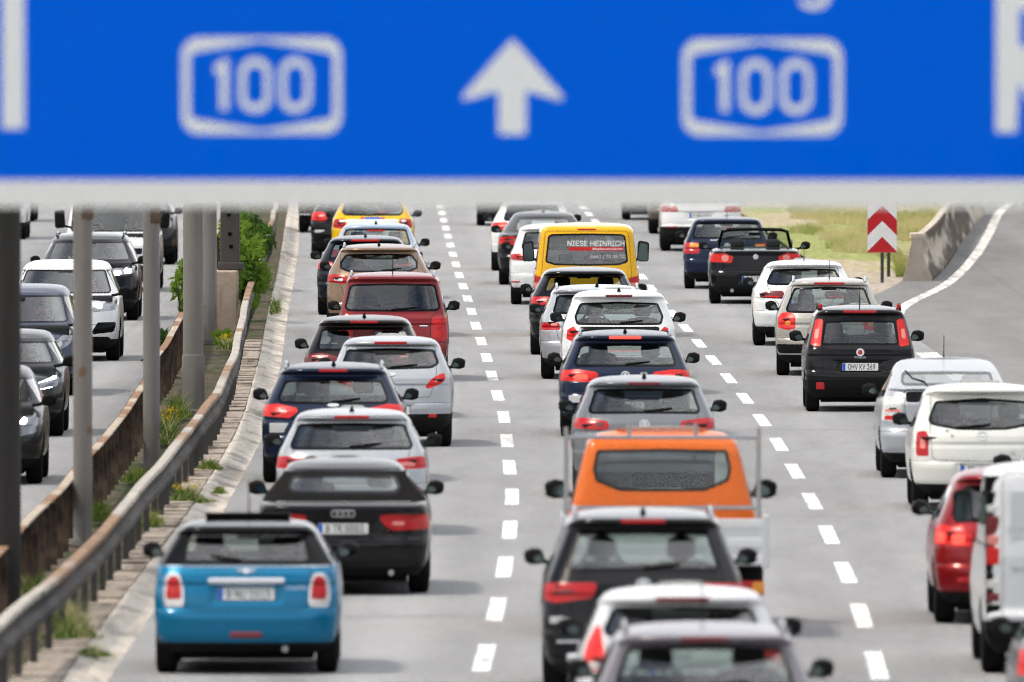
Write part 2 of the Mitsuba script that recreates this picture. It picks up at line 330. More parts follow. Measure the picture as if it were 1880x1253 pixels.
def wid(H, belt, roof=.74, bottom=.2, low=.95):
    return [(bottom, .86), (bottom + .07, .93), (.36, .975), (.55, 1.0), (.75, 1.0), (belt - .06, .975), (belt, .955), (H - .13, roof + .03), (H - .07, roof - .02), (H - .035, roof - .10), (H - .012, roof - .28), (H, roof - .55)]
def hatch_rear(H, belt, lean=.3, lip=.10, bump=.0, tail=.06, bottom=.2):
    yw = tail + .095 + lean
    return [(bottom, .14), (bottom + .08, .05), (.36, .01), (.52, .0), (.58, .012), (.605, .040 + bump), (.66, .042 + bump), (.76, tail - .002), (belt - .165, tail + .03), (belt - .145, tail + .012), (belt - .07, tail + .04), (belt, tail + .095), (H - .14, yw), (H - .115, yw - lip * .5), (H - .10, yw - lip), (H - .055, yw - lip * .9), (H - .03, yw + .1), (H - .01, yw + .5), (H, yw + 1.0)]
def sedan_rear(H, deck, run=.62, deck_len=.42, top=1.25, bottom=.2):
    return [(bottom, .14), (bottom + .08, .05), (.36, .01), (.52, .0), (.58, .012), (.61, .05), (deck - .12, .06), (deck - .03, .03), (deck, .04), (deck + .025, .16), (deck + .035, deck_len), (H - .09, deck_len + run), (H - .04, deck_len + run + .25), (H - .012, deck_len + run + .6), (H, deck_len + run + 1.0)]
def van_rear(H, bottom=.22): return [(bottom, .12), (bottom + .1, .02), (.45, .0), (.56, .0), (.60, .06), (1.1, .07), (H - .2, .15), (H - .08, .19), (H - .04, .26), (H - .015, .5), (H, 1.3)]
def car_front(H, hood, hl=.95, ws=.75, bottom=.2):
    return [(bottom, .22), (bottom + .1, .08), (.40, .02), (.52, .0), (.60, .02), (hood - .20, .10), (hood - .12, .22), (hood - .06, .50), (hood, hl - .02), (hood + .02, hl), (H - .11, hl + ws), (H - .05, hl + ws + .22), (H - .02, hl + ws + .5), (H, hl + ws + .9)]

def car(name, label, x, d, L, W, H, col, category='car', oncoming=False, yaw=0.0, style='hatch', belt=.95, hood=.92, rear=None, front=None, width=None, roofw=.74, cr=.42, pr=2.75, cf=.75, pf=2.3,
        rw=None, rwr=.05, rglass='glass_clear', sglass='glass_mid', wglass='glass_clear', lights=(), seam=None, bz=.60, dark=.33, dark_top=None, plate=None, plate_text=None, badge=None, badge_m='badge', badge_z=None, badge_r=.06,
        antenna='fin', rails=None, wiper=True, brake=None, mirrors='black_plastic', wr=.32, overhang=.72, wb=None, roofcol=None, pillars=None, extra=None, people=(), ds=.03, seats=True, heads=(), grille=None, fogs=None, lean=.3, lip=.10, reflect=None,
        lamp_poly=None, hood_lines=True, ws_run=.75, hl=.95, exhaust=None, mirror_z=None, mirror_scale=1.0, group=None, dents=None, driver=False, greenhouse=True, spare=None):
    paintm = 'paint_' + col; roofm = 'paint_' + (roofcol or col)
    key = thing(name, label, category, group)
    if oncoming: ONCOMING.add(key)
    T0 = T().translate([x, d, 0]).rotate([0, 0, 1], yaw) if not oncoming else T().translate([x, d + L, 0]).rotate([0, 0, 1], 180 + yaw)
    bottom = .17 if style != 'van' else .22
    if rear is None:
        rear = {'hatch': lambda: hatch_rear(H, belt, lean, lip), 'suv': lambda: hatch_rear(H, belt, lean * .8, lip, bottom=.24), 'sedan': lambda: sedan_rear(H, belt), 'van': lambda: van_rear(H)}[style]()
    if front is None: front = car_front(H, hood, hl, ws_run)
    if width is None: width = wid(H, belt, roofw)
    if dents is None: dents = () if oncoming or style == 'pickup' or plate is None else ((.34, plate - .10, plate + .095, .028, .035),)
    k = Skin(rear, front, width, L, W, cr, cf, pr, pf, ds, dents=dents)
    wb = wb or L * .605; ya, yb = overhang, overhang + wb
    mid = .5 * L
    P2 = lambda A, a, b: np.stack([np.abs(A[:, a]), A[:, b]], 1)
    add = lambda nm, F, m, **o: part(key, nm, k.mesh(F, **o), m, T0) if len(F) else None
    # wheel arches
    for yy in (ya, yb):
        k.cut(lambda A: np.maximum(np.minimum(np.hypot(A[:, 1] - yy, A[:, 2] - wr) - wr * 1.13, np.maximum(np.abs(A[:, 1] - yy) - wr * 1.13, A[:, 2] - wr)), .5 * W * .7 - np.abs(A[:, 0])))
    trims = []
    # rear window
    if rw is not None:
        if style in ('hatch', 'suv') and name != 'blue_hatchback': rw = [(px_, pz_) if px_ < 0 else (min(px_ * 1.07, np.interp(pz_, k.width[:, 0], k.width[:, 1]) * W / 2 - .065), pz_) for px_, pz_ in rw]
        g, _ = k.cut(lambda A: np.maximum(sd_round(P2(A, 0, 2), rw, rwr), A[:, 1] - mid))
        gl, ga = k.cut(lambda A: sd_round(P2(A, 0, 2), rw, rwr) + .032, g)
        add('rear_window', gl, rglass, off=-.004); trims.append(ga)
    wst = H - .15; ht = np.interp(wst, k.width[:, 0], k.width[:, 1]) * W / 2 - .07; hb = np.interp(hood + .06, k.width[:, 0], k.width[:, 1]) * W / 2 - .09
    if greenhouse:
        wpoly = [(-.3, hood + .05), (hb, hood + .05), (ht, wst), (-.3, wst)]
        g, _ = k.cut(lambda A: np.maximum(np.maximum(sd_round(P2(A, 0, 2), wpoly, .05), mid - A[:, 1]), A[:, 7] - W * .62))
        gl, ga = k.cut(lambda A: sd_round(P2(A, 0, 2), wpoly, .05) + .025, g)
        add('windshield', gl, wglass, off=-.004); trims.append(ga)
        # side windows
        yb0 = k.at(belt + .02)[0] + cr + .12; yt0 = k.at(H - .17)[0] + cr + .02; yf1 = k.L - np.interp(belt + .03, k.front[:, 0], k.front[:, 1]) - .42; yt1 = k.L - np.interp(H - .16, k.front[:, 0], k.front[:, 1]) - .30
        if style == 'van': yb0, yt0 = yb0 + .1, yb0 + .1
        spoly = [(yb0, belt + .03), (yf1, belt - .03), (yt1, H - .15), (yt0, H - .16)]
        side = lambda A: np.maximum(sd_round(A[:, 1:3], spoly, .05), .55 * W / 2 - np.abs(A[:, 0]))
        g, _ = k.cut(side)
        gl, ga = k.cut(lambda A: side(A) + .022, g); trims.append(ga)
        yp = .5 * (yb0 + yf1) - .1
        pil, gl = k.cut(lambda A: np.abs(A[:, 1] - yp) - .045, gl); trims.append(pil)
        if len(gl):
            c = k.A[gl].mean(1)
            for sgn in (-1, 1):
                for rr in (-1, 1):
                    sel = (np.sign(c[:, 0]) == sgn) & (np.sign(c[:, 1] - yp) == rr)
                    add('side_window', gl[sel], sglass, off=-.004)
    # lamps in the skin: [poly in (arc length, height), material, [(inner poly, material)...]]
    for lamp in lights:
        poly, m, inner = lamp[0], lamp[1], lamp[2] if len(lamp) > 2 else ()
        sx = 7 if oncoming else 6
        fld = lambda A: np.maximum(sd_round(P2(A, sx, 2), poly, lamp[3] if len(lamp) > 3 else .025), (mid - A[:, 1]) if oncoming else (A[:, 1] - mid))
        f, _ = k.cut(fld)
        subs = []
        for ip, im in inner:
            i_, f = k.cut(lambda A: sd_round(P2(A, sx, 2), ip, .015), f); subs.append((i_, im))
        for sgn in (-1, 1):
            pick = lambda F: F[np.sign(k.A[F][:, :, 0].mean(1)) == sgn] if len(F) else F
            if not len(pick(f)) and not any(len(pick(q)) for q, _ in subs): continue
            nm = ('headlight' if oncoming else 'tail_light') if m != 'skip' else 'reflector'
            lk = add(nm, pick(f), m if m != 'skip' else 'red_lens', off=.008, skirt=True) or f'{key}__{nm}'
            for q, im in subs:
                q = pick(q)
                if len(q): part(lk, 'lamp', k.mesh(q, off=.010, skirt=True), im, T0, **({'emitter': {'type': 'area', 'radiance': rgb(GLOW[im])}} if im in GLOW else {}))
    if grille is not None:
        for gp, gm in grille:
            g, _ = k.cut(lambda A: np.maximum(sd_round(P2(A, 0, 2), gp, .03), (mid - A[:, 1]) if oncoming else (A[:, 1] - mid)))
            add('grille' if oncoming else 'rear_panel', g, gm, off=.002)
    # panel gap round the tailgate, bumper, lower trim
    if seam is not None:
        sf = lambda A: np.maximum(sd_round(P2(A, 0, 2), seam, .06), A[:, 1] - (.5 * mid + .3))
        g, _ = k.cut(lambda A: sf(A) - .004)
        gate, ga = k.cut(lambda A: sf(A) + .003, g); trims.append(ga)
        add('tailgate', gate, paintm)
    if dark:
        low, _ = k.cut(lambda A: A[:, 2] - dark)
        add('lower_trim', low, 'black_plastic')
    ym = mid * .42 + .25
    if bz:
        for nm, fl in (('rear_bumper', lambda A: np.maximum(A[:, 2] - bz, A[:, 1] - .62 * overhang)), ('front_bumper', lambda A: np.maximum(A[:, 2] - bz, (yb + .62 * (L - yb)) - A[:, 1]))):
            g, _ = k.cut(lambda A: fl(A) - .004); bm, ga = k.cut(lambda A: fl(A) + .002, g); trims.append(ga)
            if dark_top:
                dk, bm = k.cut(lambda A: A[:, 2] - dark_top, bm); add(nm, dk, 'black_plastic'); add(nm, bm, paintm) if len(bm) else None
            else: add(nm, bm, paintm)
    whole = k.F
    if pillars:
        g, _ = k.cut(lambda A: np.maximum(belt + .01 - A[:, 2], A[:, 2] - (H - .125)))
        add('pillars', g, pillars)
    if roofcol or pillars:
        g, _ = k.cut(lambda A: H - .126 - A[:, 2]); add('roof', g, roofm)
    shell = k.F
    add('body', shell, paintm)
    tr = [t for t in trims if len(t)]
    if tr: add('trim', np.vstack(tr), 'gloss_black', off=.001)
    if greenhouse:
        z = k.A[:, 2][whole].min(1); add('lining', whole[(z > belt - .2)], 'lining', off=-.03, flip=True)
    # underside, wheels
    hw = W / 2
    part(key, 'underbody', cat([box(-hw + .25, hw - .25, .22, L - .3, bottom - .03, .60), box(-hw + .10, hw - .10, ya + wr + .12, yb - wr - .12, bottom + .01, .4)]), 'under', T0)
    wp = wheel_plies()
    for yy in (ya, yb):
        for sgn in (-1, 1):
            w = T0 @ T().translate([sgn * (hw * .985 - .105 - .012), yy, wr]).rotate([0, 1, 0], 90 * sgn).scale(wr / .32)
            wk = f'{key}__wheel'; i = 0
            while wk + '__tyre' in KEYS: i += 1; wk = f'{key}__wheel_{i:03d}'
            part(wk, 'tyre', wp['tyre'], 'rubber', w); part(wk, 'rim', wp['rim'], 'alloy', w)
    # cabin
    if seats:
        zi = max(.32, bottom + .08); top = belt - .10; wsb = L - hl
        cab = [box(-hw + .12, hw - .12, k.at(belt)[0] + .25, wsb + .1, zi - .06, zi), rbox(-hw + .13, hw - .13, wsb - .45, wsb + .35, .5, hood + .02, .05)]
        ysr, ysf = max(.75, k.at(belt)[0] + .75), wsb - 1.25
        for sx_ in (-.36, .36):
            cab += [rbox(sx_ - .24, sx_ + .24, ysf - .14, ysf + .02, zi + .1, belt + .06, .06), rbox(sx_ - .25, sx_ + .25, ysf, ysf + .5, zi + .05, zi + .25, .06), rbox(sx_ - .13, sx_ + .13, ysf - .17, ysf - .06, belt + .09, belt + .27, .045)]
        if style != 'pickup':
            cab += [rbox(-hw + .15, hw - .15, ysr - .1, ysr + .08, zi, belt - .06, .05), box(-hw + .13, hw - .13, k.at(belt - .05)[0] + .06, ysr, belt - .10, belt - .08)]
            for sx_ in heads: cab.append(rbox(sx_ - .12, sx_ + .12, ysr - .1, ysr - .01, belt - .05, belt + .10, .04))
        tor = trimesh.creation.torus(.18, .016, 20, 6); tor.apply_transform(trimesh.transformations.rotation_matrix(math.radians(65), [1, 0, 0])); tor.apply_translation((-.36, wsb - .55, belt - .02)); cab.append(tor)
        cab.append(rbox(-.12, .12, wsb - .02 - .25 + .55 * ws_run * -1 + .0, wsb - .2 - .55 * ws_run + .0, H - .24, H - .17, .02) if ws_run > 0 else box(0, .01, 1, 1.01, .5, .51))
        part(key, 'cabin', cat(cab), 'cabin', T0)
        if driver: people = list(people) + [(-.36, 'f', 'dark_cloth', 'driver of the ' + driver + ', seen from behind')]
        for (px, py, cl, lb) in people: person(T0, px, {'f': ysf + .12, 'r': ysr + .12}[py], zi + .20, cl, lb)
    # mirrors
    mz = mirror_z or belt + .06; my = L - hl - .18 if style != 'van' else L - hl - .02; ms = mirror_scale
    for sgn in (-1, 1):
        hx = np.interp(mz, k.width[:, 0], k.width[:, 1]) * hw * (1 - .03 * ((my - mid) / mid) ** 2) if greenhouse else hw * .95
        if style == 'van': hs = [((.10, 0, -.02), .055), ((.20, 0, -.03), .05), ((.11, .02, .24), .05), ((.21, .02, .22), .05)]
        else: hs = [((.075, 0, -.022), .040), ((.10, .02, .040), .040), ((.195, .02, -.022), .032), ((.150, .02, -.035), .034), ((.195, .03, .032), .038), ((.150, .03, .050), .038)]
        hs = [((p[0] * ms, p[1], p[2] * ms), r * ms) for p, r in hs]
        M = m3.Manifold.batch_hull([m3.Manifold.sphere(r, 16).translate(p) for p, r in hs]).split_by_plane((0, 1, 0), -.02)[0]
        arm = m3.Manifold.batch_hull([m3.Manifold.sphere(.022, 10).translate((-.06, -.0, -.06)), m3.Manifold.sphere(.022, 10).translate((.10 * ms, .015, -.03))])
        M = tm(M + arm); gl = np.array(tm(m3.Manifold.batch_hull([m3.Manifold.sphere(r * .8, 12).translate(p) for p, r in hs]).split_by_plane((0, 1, 0), -.016)[0]).vertices); gl = gl[gl[:, 1] < -.0155]
        gh = sg.MultiPoint(gl[:, [0, 2]]).convex_hull.buffer(-.002); G = extrude(gh, .003)
        if sgn < 0:
            for q in (M, G): q.vertices[:, 0] *= -1; q.faces = q.faces[:, ::-1]
        w = T0 @ T().translate([sgn * (hx - .01), my, mz])
        mk = part(key, 'mirror', M, mirrors, w)
        part(mk, 'mirror_glass', G, 'mirror', w @ T().translate([0, -.021, 0]) @ UPRIGHT, smooth=False)
    # plate, badge, aerial, wiper, rails
    def on_rear(px, pz, out=.0):
        if oncoming:
            y0, y1 = k.front_at(px, pz - .04), k.front_at(px, pz + .04); a = math.degrees(math.atan2(y1 - y0, .08))
            return T0 @ T().translate([px, .5 * (y0 + y1) + .012 + out, pz]).rotate([1, 0, 0], a).rotate([0, 0, 1], 180) @ UPRIGHT
        y0, y1 = k.rear_at(px, pz - .04), k.rear_at(px, pz + .04); a = math.degrees(math.atan2(y1 - y0, .08))
        return T0 @ T().translate([px, .5 * (y0 + y1) - .004 - out, pz]).rotate([1, 0, 0], -a) @ UPRIGHT
    if plate is not None:
        pk = part(key, 'number_plate', PLATE['plate'], 'plate_white', on_rear(0, plate))
        part(pk, 'blue_band', PLATE['band'], 'plate_blue', on_rear(0, plate, .0085)); part(pk, 'holder', PLATE['holder'], 'black_plastic', on_rear(0, plate, -.002))
        part(pk, 'lettering', text(plate_text or PLATES[len(labels) % len(PLATES)], .078, .002, True, .40), 'ink', on_rear(.02, plate, .0085))
    if badge: part(key, 'badge', emblem(badge, badge_r), badge_m, on_rear(0, badge_z, .01))
    yroof = k.at(H - .03)[0]
    if antenna == 'fin':
        fin = m3.Manifold.batch_hull([m3.Manifold.sphere(.012, 8).translate(p) for p in ((-.02, .0, 0), (.02, .0, 0), (0, .0, .055), (0, .16, 0))]); part(key, 'antenna', tm(fin), 'gloss_black', T0 @ T().translate([0, yroof + .12, H - .022]))
    elif antenna == 'rod': part(key, 'antenna', tube([(0, 0, 0), (0, -.06, .12), (0, -.14, .30)], [.009, .006, .005], 6), 'black_plastic', T0 @ T().translate([0, yroof + .18, H - .015]))
    elif antenna == 'front_rod': part(key, 'antenna', tube([(0, 0, 0), (0, -.10, .15), (0, -.22, .34)], [.009, .006, .005], 6), 'black_plastic', T0 @ T().translate([0, L - hl - ws_run - .3, H - .012]))
    if wiper and rw is not None and not oncoming:
        zw = min(p[1] for p in rw) + .035; n = 7; xs = np.linspace(-.02, .34, n) if wiper is True else np.linspace(wiper[0], wiper[1], n)
        pts = [(xx, k.rear_at(xx, zw + .05 * i / n) - .022, zw + .05 * i / n) for i, xx in enumerate(xs)]
        part(key, 'wiper', tube(pts, [.02, .017, .014, .012, .012, .01, .008], 6), 'black_plastic', T0)
    if brake:
        bzz, bw = H - .078, brake if not isinstance(brake, tuple) else brake[0]; bm = brake[1] if isinstance(brake, tuple) else 'red_lens'
        yy = k.at(bzz)[0]; part(key, 'brake_light', rbox(-bw, bw, yy - .012, yy + .03, bzz - .02, bzz + .018, .008), 'lit_red' if bm == 'lit_glow' else bm, T0, **({'emitter': {'type': 'area', 'radiance': rgb(GLOW['lit_red'])}} if bm == 'lit_glow' else {}))
    if rails:
        rx = W / 2 * (roofw - .06)
        for sgn in (-1, 1):
            y0, y1 = yroof + .1, L - hl - ws_run - .35
            pts = [(sgn * rx, y0, H - .06), (sgn * rx, y0 + .12, H - .015), (sgn * rx, .5 * (y0 + y1), H + .01), (sgn * rx, y1 - .1, H - .02), (sgn * rx, y1, H - .06)]
            part(key, 'roof_rail', tube(pts, .02, 8), rails, T0)
    if reflect:
        for (x0, x1, z0, z1), m in reflect:
            for sgn in (-1, 1):
                xc = sgn * (x0 + x1) / 2; part(key, 'reflector', rbox(-(x1 - x0) / 2, (x1 - x0) / 2, -.012, .02, -(z1 - z0) / 2, (z1 - z0) / 2, .008), m, T0 @ T().translate([xc, k.rear_at(xc, (z0 + z1) / 2), (z0 + z1) / 2]))
    if exhaust:
        part(key, 'exhaust', tube([(exhaust, .0, .24), (exhaust, .5, .27)], .03, 12), 'alloy', T0)
    if extra: extra(key, k, T0, on_rear)
    return key
PLATES = ['B LR 582', 'P HK 2093', 'B EW 7716', 'OHV C 418', 'B NS 3350', 'BAR TU 67', 'B AZ 9041', 'TF KM 285', 'B OP 6174']
GLOW = {'lit_red': (.9, .05, .03), 'lit_white': (4, 4, 4.2), 'lit_amber': (1.2, .5, .08)}
plain('lit_red', (.7, .03, .03), .3); plain('lit_white', (.8, .8, .8), .3); plain('lit_amber', (.8, .4, .1), .3)
PLATE = {'plate': mikit.ply(extrude(rect(-.26, .26, -.055, .055, .01), .008)), 'band': mikit.ply(extrude(rect(-.257, -.215, -.052, .052, .006), .0015)),
         'holder': mikit.ply(extrude(rect(-.268, .268, -.066, .064, .01), .006))}
# ------------------------------------------------------------------ setting: motorway, median, gore
from scipy.interpolate import PchipInterpolator
def curve(pts, s0=None, s1=None):
    p = np.array(pts, float); f = PchipInterpolator(p[:, 0], p[:, 1])
    a = (p[1, 1] - p[0, 1]) / (p[1, 0] - p[0, 0]) if s0 is None else s0; b = (p[-1, 1] - p[-2, 1]) / (p[-1, 0] - p[-2, 0]) if s1 is None else s1
    def g(d):
        d = np.asarray(d, float); c = np.clip(d, p[0, 0], p[-1, 0])
        return f(c) + np.where(d < p[0, 0], a * (d - p[0, 0]), 0) + np.where(d > p[-1, 0], b * (d - p[-1, 0]), 0)
    return g
line_l = curve([(162.7, -.263), (180, -.12), (198.9, -.025), (211, 0), (222.8, -.035), (246.5, -.117), (259.2, -.222), (282.8, -.42), (307.5, -.653), (332.7, -.876), (356.2, -1.107), (380, -1.313), (435.6, -1.768)])
line_r = curve([(160.6, 3.41), (184.5, 3.59), (208, 3.65), (232.4, 3.62), (256, 3.49), (279.8, 3.30), (304, 3.09), (329, 2.86), (352, 2.68), (433, 1.99)])
road_l = curve([(157, -3.71), (174, -3.63), (206, -3.45), (230.6, -3.43), (271.5, -3.69), (314, -4.11), (349, -4.43), (406, -5.03)])
kerb_l = lambda d: road_l(d) - .345
rail_r = curve([(157, -4.46), (173.7, -4.22), (188, -4.13), (208, -4.05), (226, -4.0), (248, -4.06), (262, -4.16), (276, -4.30), (304, -4.60), (333, -4.86), (358, -5.08), (394, -5.46)])
rail_l = curve([(157, -5.10), (175, -5.03), (193, -4.96), (203, -4.95), (225, -4.97), (256, -5.19), (274, -5.29), (304, -5.6), (333, -5.88), (394, -6.5)])
road_w = lambda d: rail_l(d) - .42
road_r = lambda d: line_r(d) + 3.75                       # right edge of the third lane
exit_l = curve([(300, 6.75), (317.7, 7.15), (346, 8.79), (377, 10.17), (406, 11.27), (440, 12.5), (520, 16.5)])

def asphalt(base, seed):
    def f(p, n, uv):
        big = fbm(p.x * .5 + seed, p.y * .02, 3.0, 3); fine = noise(p.x * 24, p.y * 5.0, seed); med = fbm(p.x * 2.2, p.y * .25, 7.0 + seed, 3)
        track = noise(p.x * 1.1 + p.y * .004 + seed, 0.5, 0.5)
        v = .80 + .20 * big + .12 * (fine - .5) + .24 * (med - .5) + .16 * (track - .5)
        q = (p.y - 250) / 100; lane = (p.x - (-0.1560 + q * (-0.5599 + q * (-0.5728 + q * 0.2198)))) / 3.63 + 4
        u_ = lane - dr.floor(lane); wheel = smoothstep(.13, .03, dr.minimum(dr.abs(u_ - .27), dr.abs(u_ - .73))); oil = smoothstep(.11, .0, dr.abs(u_ - .5))
        v = v + (.09 * wheel - .16 * oil * (.5 + noise(p.x * .7, p.y * .04, 3.0))) * (1.0 if seed < 2 else .4)
        joint = p.y / 37.0 + .3 * noise(p.x * .4, 1.0, 1.0) * .02; v = v - .16 * smoothstep(  .0035, .001, dr.abs(joint - dr.floor(joint) - .5)) * smoothstep(.35, .5, noise(p.x * .6, dr.floor(joint) * 7.7, 2.0))
        seam = smoothstep(.012, .0, dr.abs(dr.abs(p.x * .12 + .31 - dr.floor(p.x * .12 + .31)) - .5)) * .10
        patch = smoothstep(.62, .70, noise(p.x * .28 + 5, p.y * .021, seed + 2.0)) * .10
        return mi.Color3f(base[0], base[1], base[2]) * (v - seam - patch)
    return f
mat('asphalt', {'type': 'principled', 'base_color': mikit.proc(asphalt((.238, .238, .24), 1.0)), 'roughness': .75, 'specular': .3})
mat('exit_asphalt', {'type': 'principled', 'base_color': mikit.proc(asphalt((.175, .173, .172), 4.0)), 'roughness': .8, 'specular': .3})
def road_paint(p, n, uv):
    w = fbm(p.x * 9, p.y * .9, 2.0, 4); o = noise(p.x * .9, p.y * .05, 3.0); return mix((.74, .74, .72), (.30, .30, .30), smoothstep(.50, .78, w) * (.35 + .6 * o))
mat('road_paint', {'type': 'principled', 'base_color': mikit.proc(road_paint), 'roughness': .6, 'specular': .3})
mat('old_paint', {'type': 'principled', 'base_color': mikit.proc(lambda p, n, uv: mix((.62, .60, .56), (.30, .29, .28), smoothstep(.35, .8, fbm(p.x * 7, p.y * .8, 2.0, 4)))), 'roughness': .7, 'specular': .2})
def concrete(c, sx=3.0, dark=.5):
    def f(p, n, uv):
        a = fbm(p.x * sx, p.y * sx * .4, p.z * sx, 4); b = fbm(p.x * 14, p.y * 3, p.z * 14, 2); st = smoothstep(.5, .75, fbm(p.x * 5, p.y * .7, p.z * .8 + 3, 3))
        return mi.Color3f(*c) * (.65 + .5 * a + .25 * (b - .5)) * (1 - dark * st)
    return mikit.proc(f)
mat('kerb', {'type': 'principled', 'base_color': concrete((.47, .425, .37), 3.0, .35), 'roughness': .85, 'specular': .2})
mat('slab', {'type': 'principled', 'base_color': concrete((.30, .255, .215), 4.0, .4), 'roughness': .9, 'specular': .2})
mat('slab_b', {'type': 'principled', 'base_color': concrete((.245, .21, .175), 4.0, .4), 'roughness': .9, 'specular': .2})
mat('barrier', {'type': 'principled', 'base_color': concrete((.50, .44, .36), 2.2, .45), 'roughness': .9, 'specular': .2})
def stained_shaded(p, n, uv):  # side faces painted darker for shade by their normal, mixed with stain streaks
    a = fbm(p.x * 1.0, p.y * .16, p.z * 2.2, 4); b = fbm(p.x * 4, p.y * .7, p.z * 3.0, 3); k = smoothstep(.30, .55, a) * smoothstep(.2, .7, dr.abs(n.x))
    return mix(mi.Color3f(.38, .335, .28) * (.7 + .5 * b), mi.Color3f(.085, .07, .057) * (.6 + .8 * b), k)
mat('barrier_stained_shaded', {'type': 'principled', 'base_color': mikit.proc(stained_shaded), 'roughness': .9, 'specular': .2})
mat('plinth', {'type': 'principled', 'base_color': concrete((.46, .36, .29), 2.5, .3), 'roughness': .9, 'specular': .2})
def soil(p, n, uv):
    a = fbm(p.x * 3, p.y * .8, 1.0, 4); b = noise(p.x * 20, p.y * 6, 4.0)
    return mix((.075, .062, .047), (.045, .052, .028), smoothstep(.42, .6, a)) * (.7 + .6 * b)
mat('soil', {'type': 'principled', 'base_color': mikit.proc(soil), 'roughness': .95, 'specular': .1})
def gore_ground(p, n, uv):
    a = fbm(p.x * .9, p.y * .09, 1.0, 4); b = noise(p.x * 12, p.y * 2, 4.0); tip = smoothstep(362, 346, p.y + 3 * (a - .5) * 8)
    g = mix((.30, .255, .175), (.21, .225, .085), smoothstep(.42, .58, a))
    return mix(g, (.29, .25, .21), tip) * (.75 + .5 * b)
mat('gore', {'type': 'principled', 'base_color': mikit.proc(gore_ground), 'roughness': .95, 'specular': .1})
mat('verge', {'type': 'principled', 'base_color': mikit.proc(lambda p, n, uv: mix((.16, .16, .08), (.09, .12, .04), fbm(p.x * .3, p.y * .1, 2., 3))), 'roughness': .95, 'specular': .1})
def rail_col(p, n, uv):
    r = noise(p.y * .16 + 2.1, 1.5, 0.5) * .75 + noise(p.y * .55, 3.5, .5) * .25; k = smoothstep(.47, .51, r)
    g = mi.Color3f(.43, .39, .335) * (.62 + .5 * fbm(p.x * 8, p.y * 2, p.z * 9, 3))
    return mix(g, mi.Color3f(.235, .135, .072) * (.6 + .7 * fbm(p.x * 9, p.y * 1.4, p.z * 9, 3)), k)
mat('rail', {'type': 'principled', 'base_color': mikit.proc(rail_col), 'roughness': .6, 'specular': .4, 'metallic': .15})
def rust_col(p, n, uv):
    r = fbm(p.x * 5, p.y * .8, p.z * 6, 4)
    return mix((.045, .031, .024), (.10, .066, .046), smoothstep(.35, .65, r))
def shaded_face_col(p, n, uv):  # beam face coloured dark for its shade, against the paler sunlit top edge
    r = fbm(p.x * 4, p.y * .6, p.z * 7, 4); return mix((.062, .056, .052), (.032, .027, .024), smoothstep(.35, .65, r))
mat('rail_face_shaded', {'type': 'principled', 'base_color': mikit.proc(shaded_face_col), 'roughness': .7, 'specular': .3})
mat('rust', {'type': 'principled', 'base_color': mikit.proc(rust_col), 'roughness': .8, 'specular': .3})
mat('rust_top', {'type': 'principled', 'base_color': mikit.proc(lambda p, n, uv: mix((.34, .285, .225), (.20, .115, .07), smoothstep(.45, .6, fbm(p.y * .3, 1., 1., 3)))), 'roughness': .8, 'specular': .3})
plain('rail_post', (.055, .053, .052), .7, .3)
def pole_col(p, n, uv):
    a = fbm(p.x * 6, p.y * 6, p.z * .9, 4); st = smoothstep(.55, .8, fbm(p.x * 14, p.y * 14, p.z * .35, 3))
    rst = smoothstep(.70, .76, fbm(p.x * 5 + 3, p.y * 3, p.z * 3, 3))
    return mix(mi.Color3f(.185, .172, .158) * (.75 + .45 * a) * (1 - .3 * st), (.16, .08, .035), rst * .8)
mat('pole', {'type': 'principled', 'base_color': mikit.proc(pole_col), 'roughness': .6, 'specular': .4})
plain('dark_steel', (.06, .055, .052), .6, .3)
mat('blue_film', {'type': 'thindielectric', 'int_ior': 1.12, 'specular_transmittance': rgb((.0, .40, 1.0))}, False)
mat('pole_dark', {'type': 'principled', 'base_color': mikit.proc(lambda p, n, uv: mi.Color3f(.035, .033, .031) * (.7 + .6 * fbm(p.x * 6, p.y * 6, p.z * .9, 4))), 'roughness': .7, 'specular': .2})
plain('sign_blue', (.0, .122, .80), .7, .02)
plain('sign_white', (.80, .82, .83), .6, .1)
plain('sign_frame', (.80, .80, .79), .6, .1)
plain('sign_back', (.35, .36, .37), .5, .4)
plain('reflect_red', (.50, .012, .02), .4, .3)
plain('reflect_white', (.78, .78, .77), .4, .3)
for nm, c in (('weed_green', (.11, .17, .035)), ('leaf_light', (.17, .275, .04)), ('leaf_mid', (.085, .16, .03)), ('leaf_dark', (.045, .09, .025)), ('straw', (.62, .56, .28)), ('grass', (.36, .40, .12)), ('flower', (.75, .52, .02))):
    mat(nm, {'type': 'principledthin', 'base_color': rgb(c), 'roughness': .6, 'diff_trans': .9, 'spec_trans': 0.0}, False)
plain('twig', (.09, .065, .045), .9, .1)

def ribbon(fl, fr, d0, d1, z, n=160, zf=None, cols=2):
    d = np.linspace(d0, d1, n); a, b = fl(d), fr(d); t = np.linspace(0, 1, cols)
    V = np.stack([a[:, None] * (1 - t) + b[:, None] * t, np.repeat(d[:, None], cols, 1), np.full((n, cols), z)], -1).reshape(-1, 3)
    i, j = np.meshgrid(np.arange(n - 1), np.arange(cols - 1), indexing='ij'); q = np.stack([i * cols + j, i * cols + j + 1, (i + 1) * cols + j + 1, (i + 1) * cols + j], -1).reshape(-1, 4)
    return trimesh.Trimesh(V, np.vstack([q[:, :3], q[:, [0, 2, 3]]]), process=False)
const = lambda c: (lambda d: np.full_like(np.asarray(d, float), c))
S0, S1 = 5.0, 900.0
structure('ground', ribbon(const(-900), const(900), -200, 4000, -.06, 8), 'verge')
structure('road', ribbon(lambda d: road_l(d) - .02, lambda d: np.maximum(road_r(d), np.where(d < 330, exit_l(d) + 6.5, road_r(d))), S0, S1, 0, 400), 'asphalt')
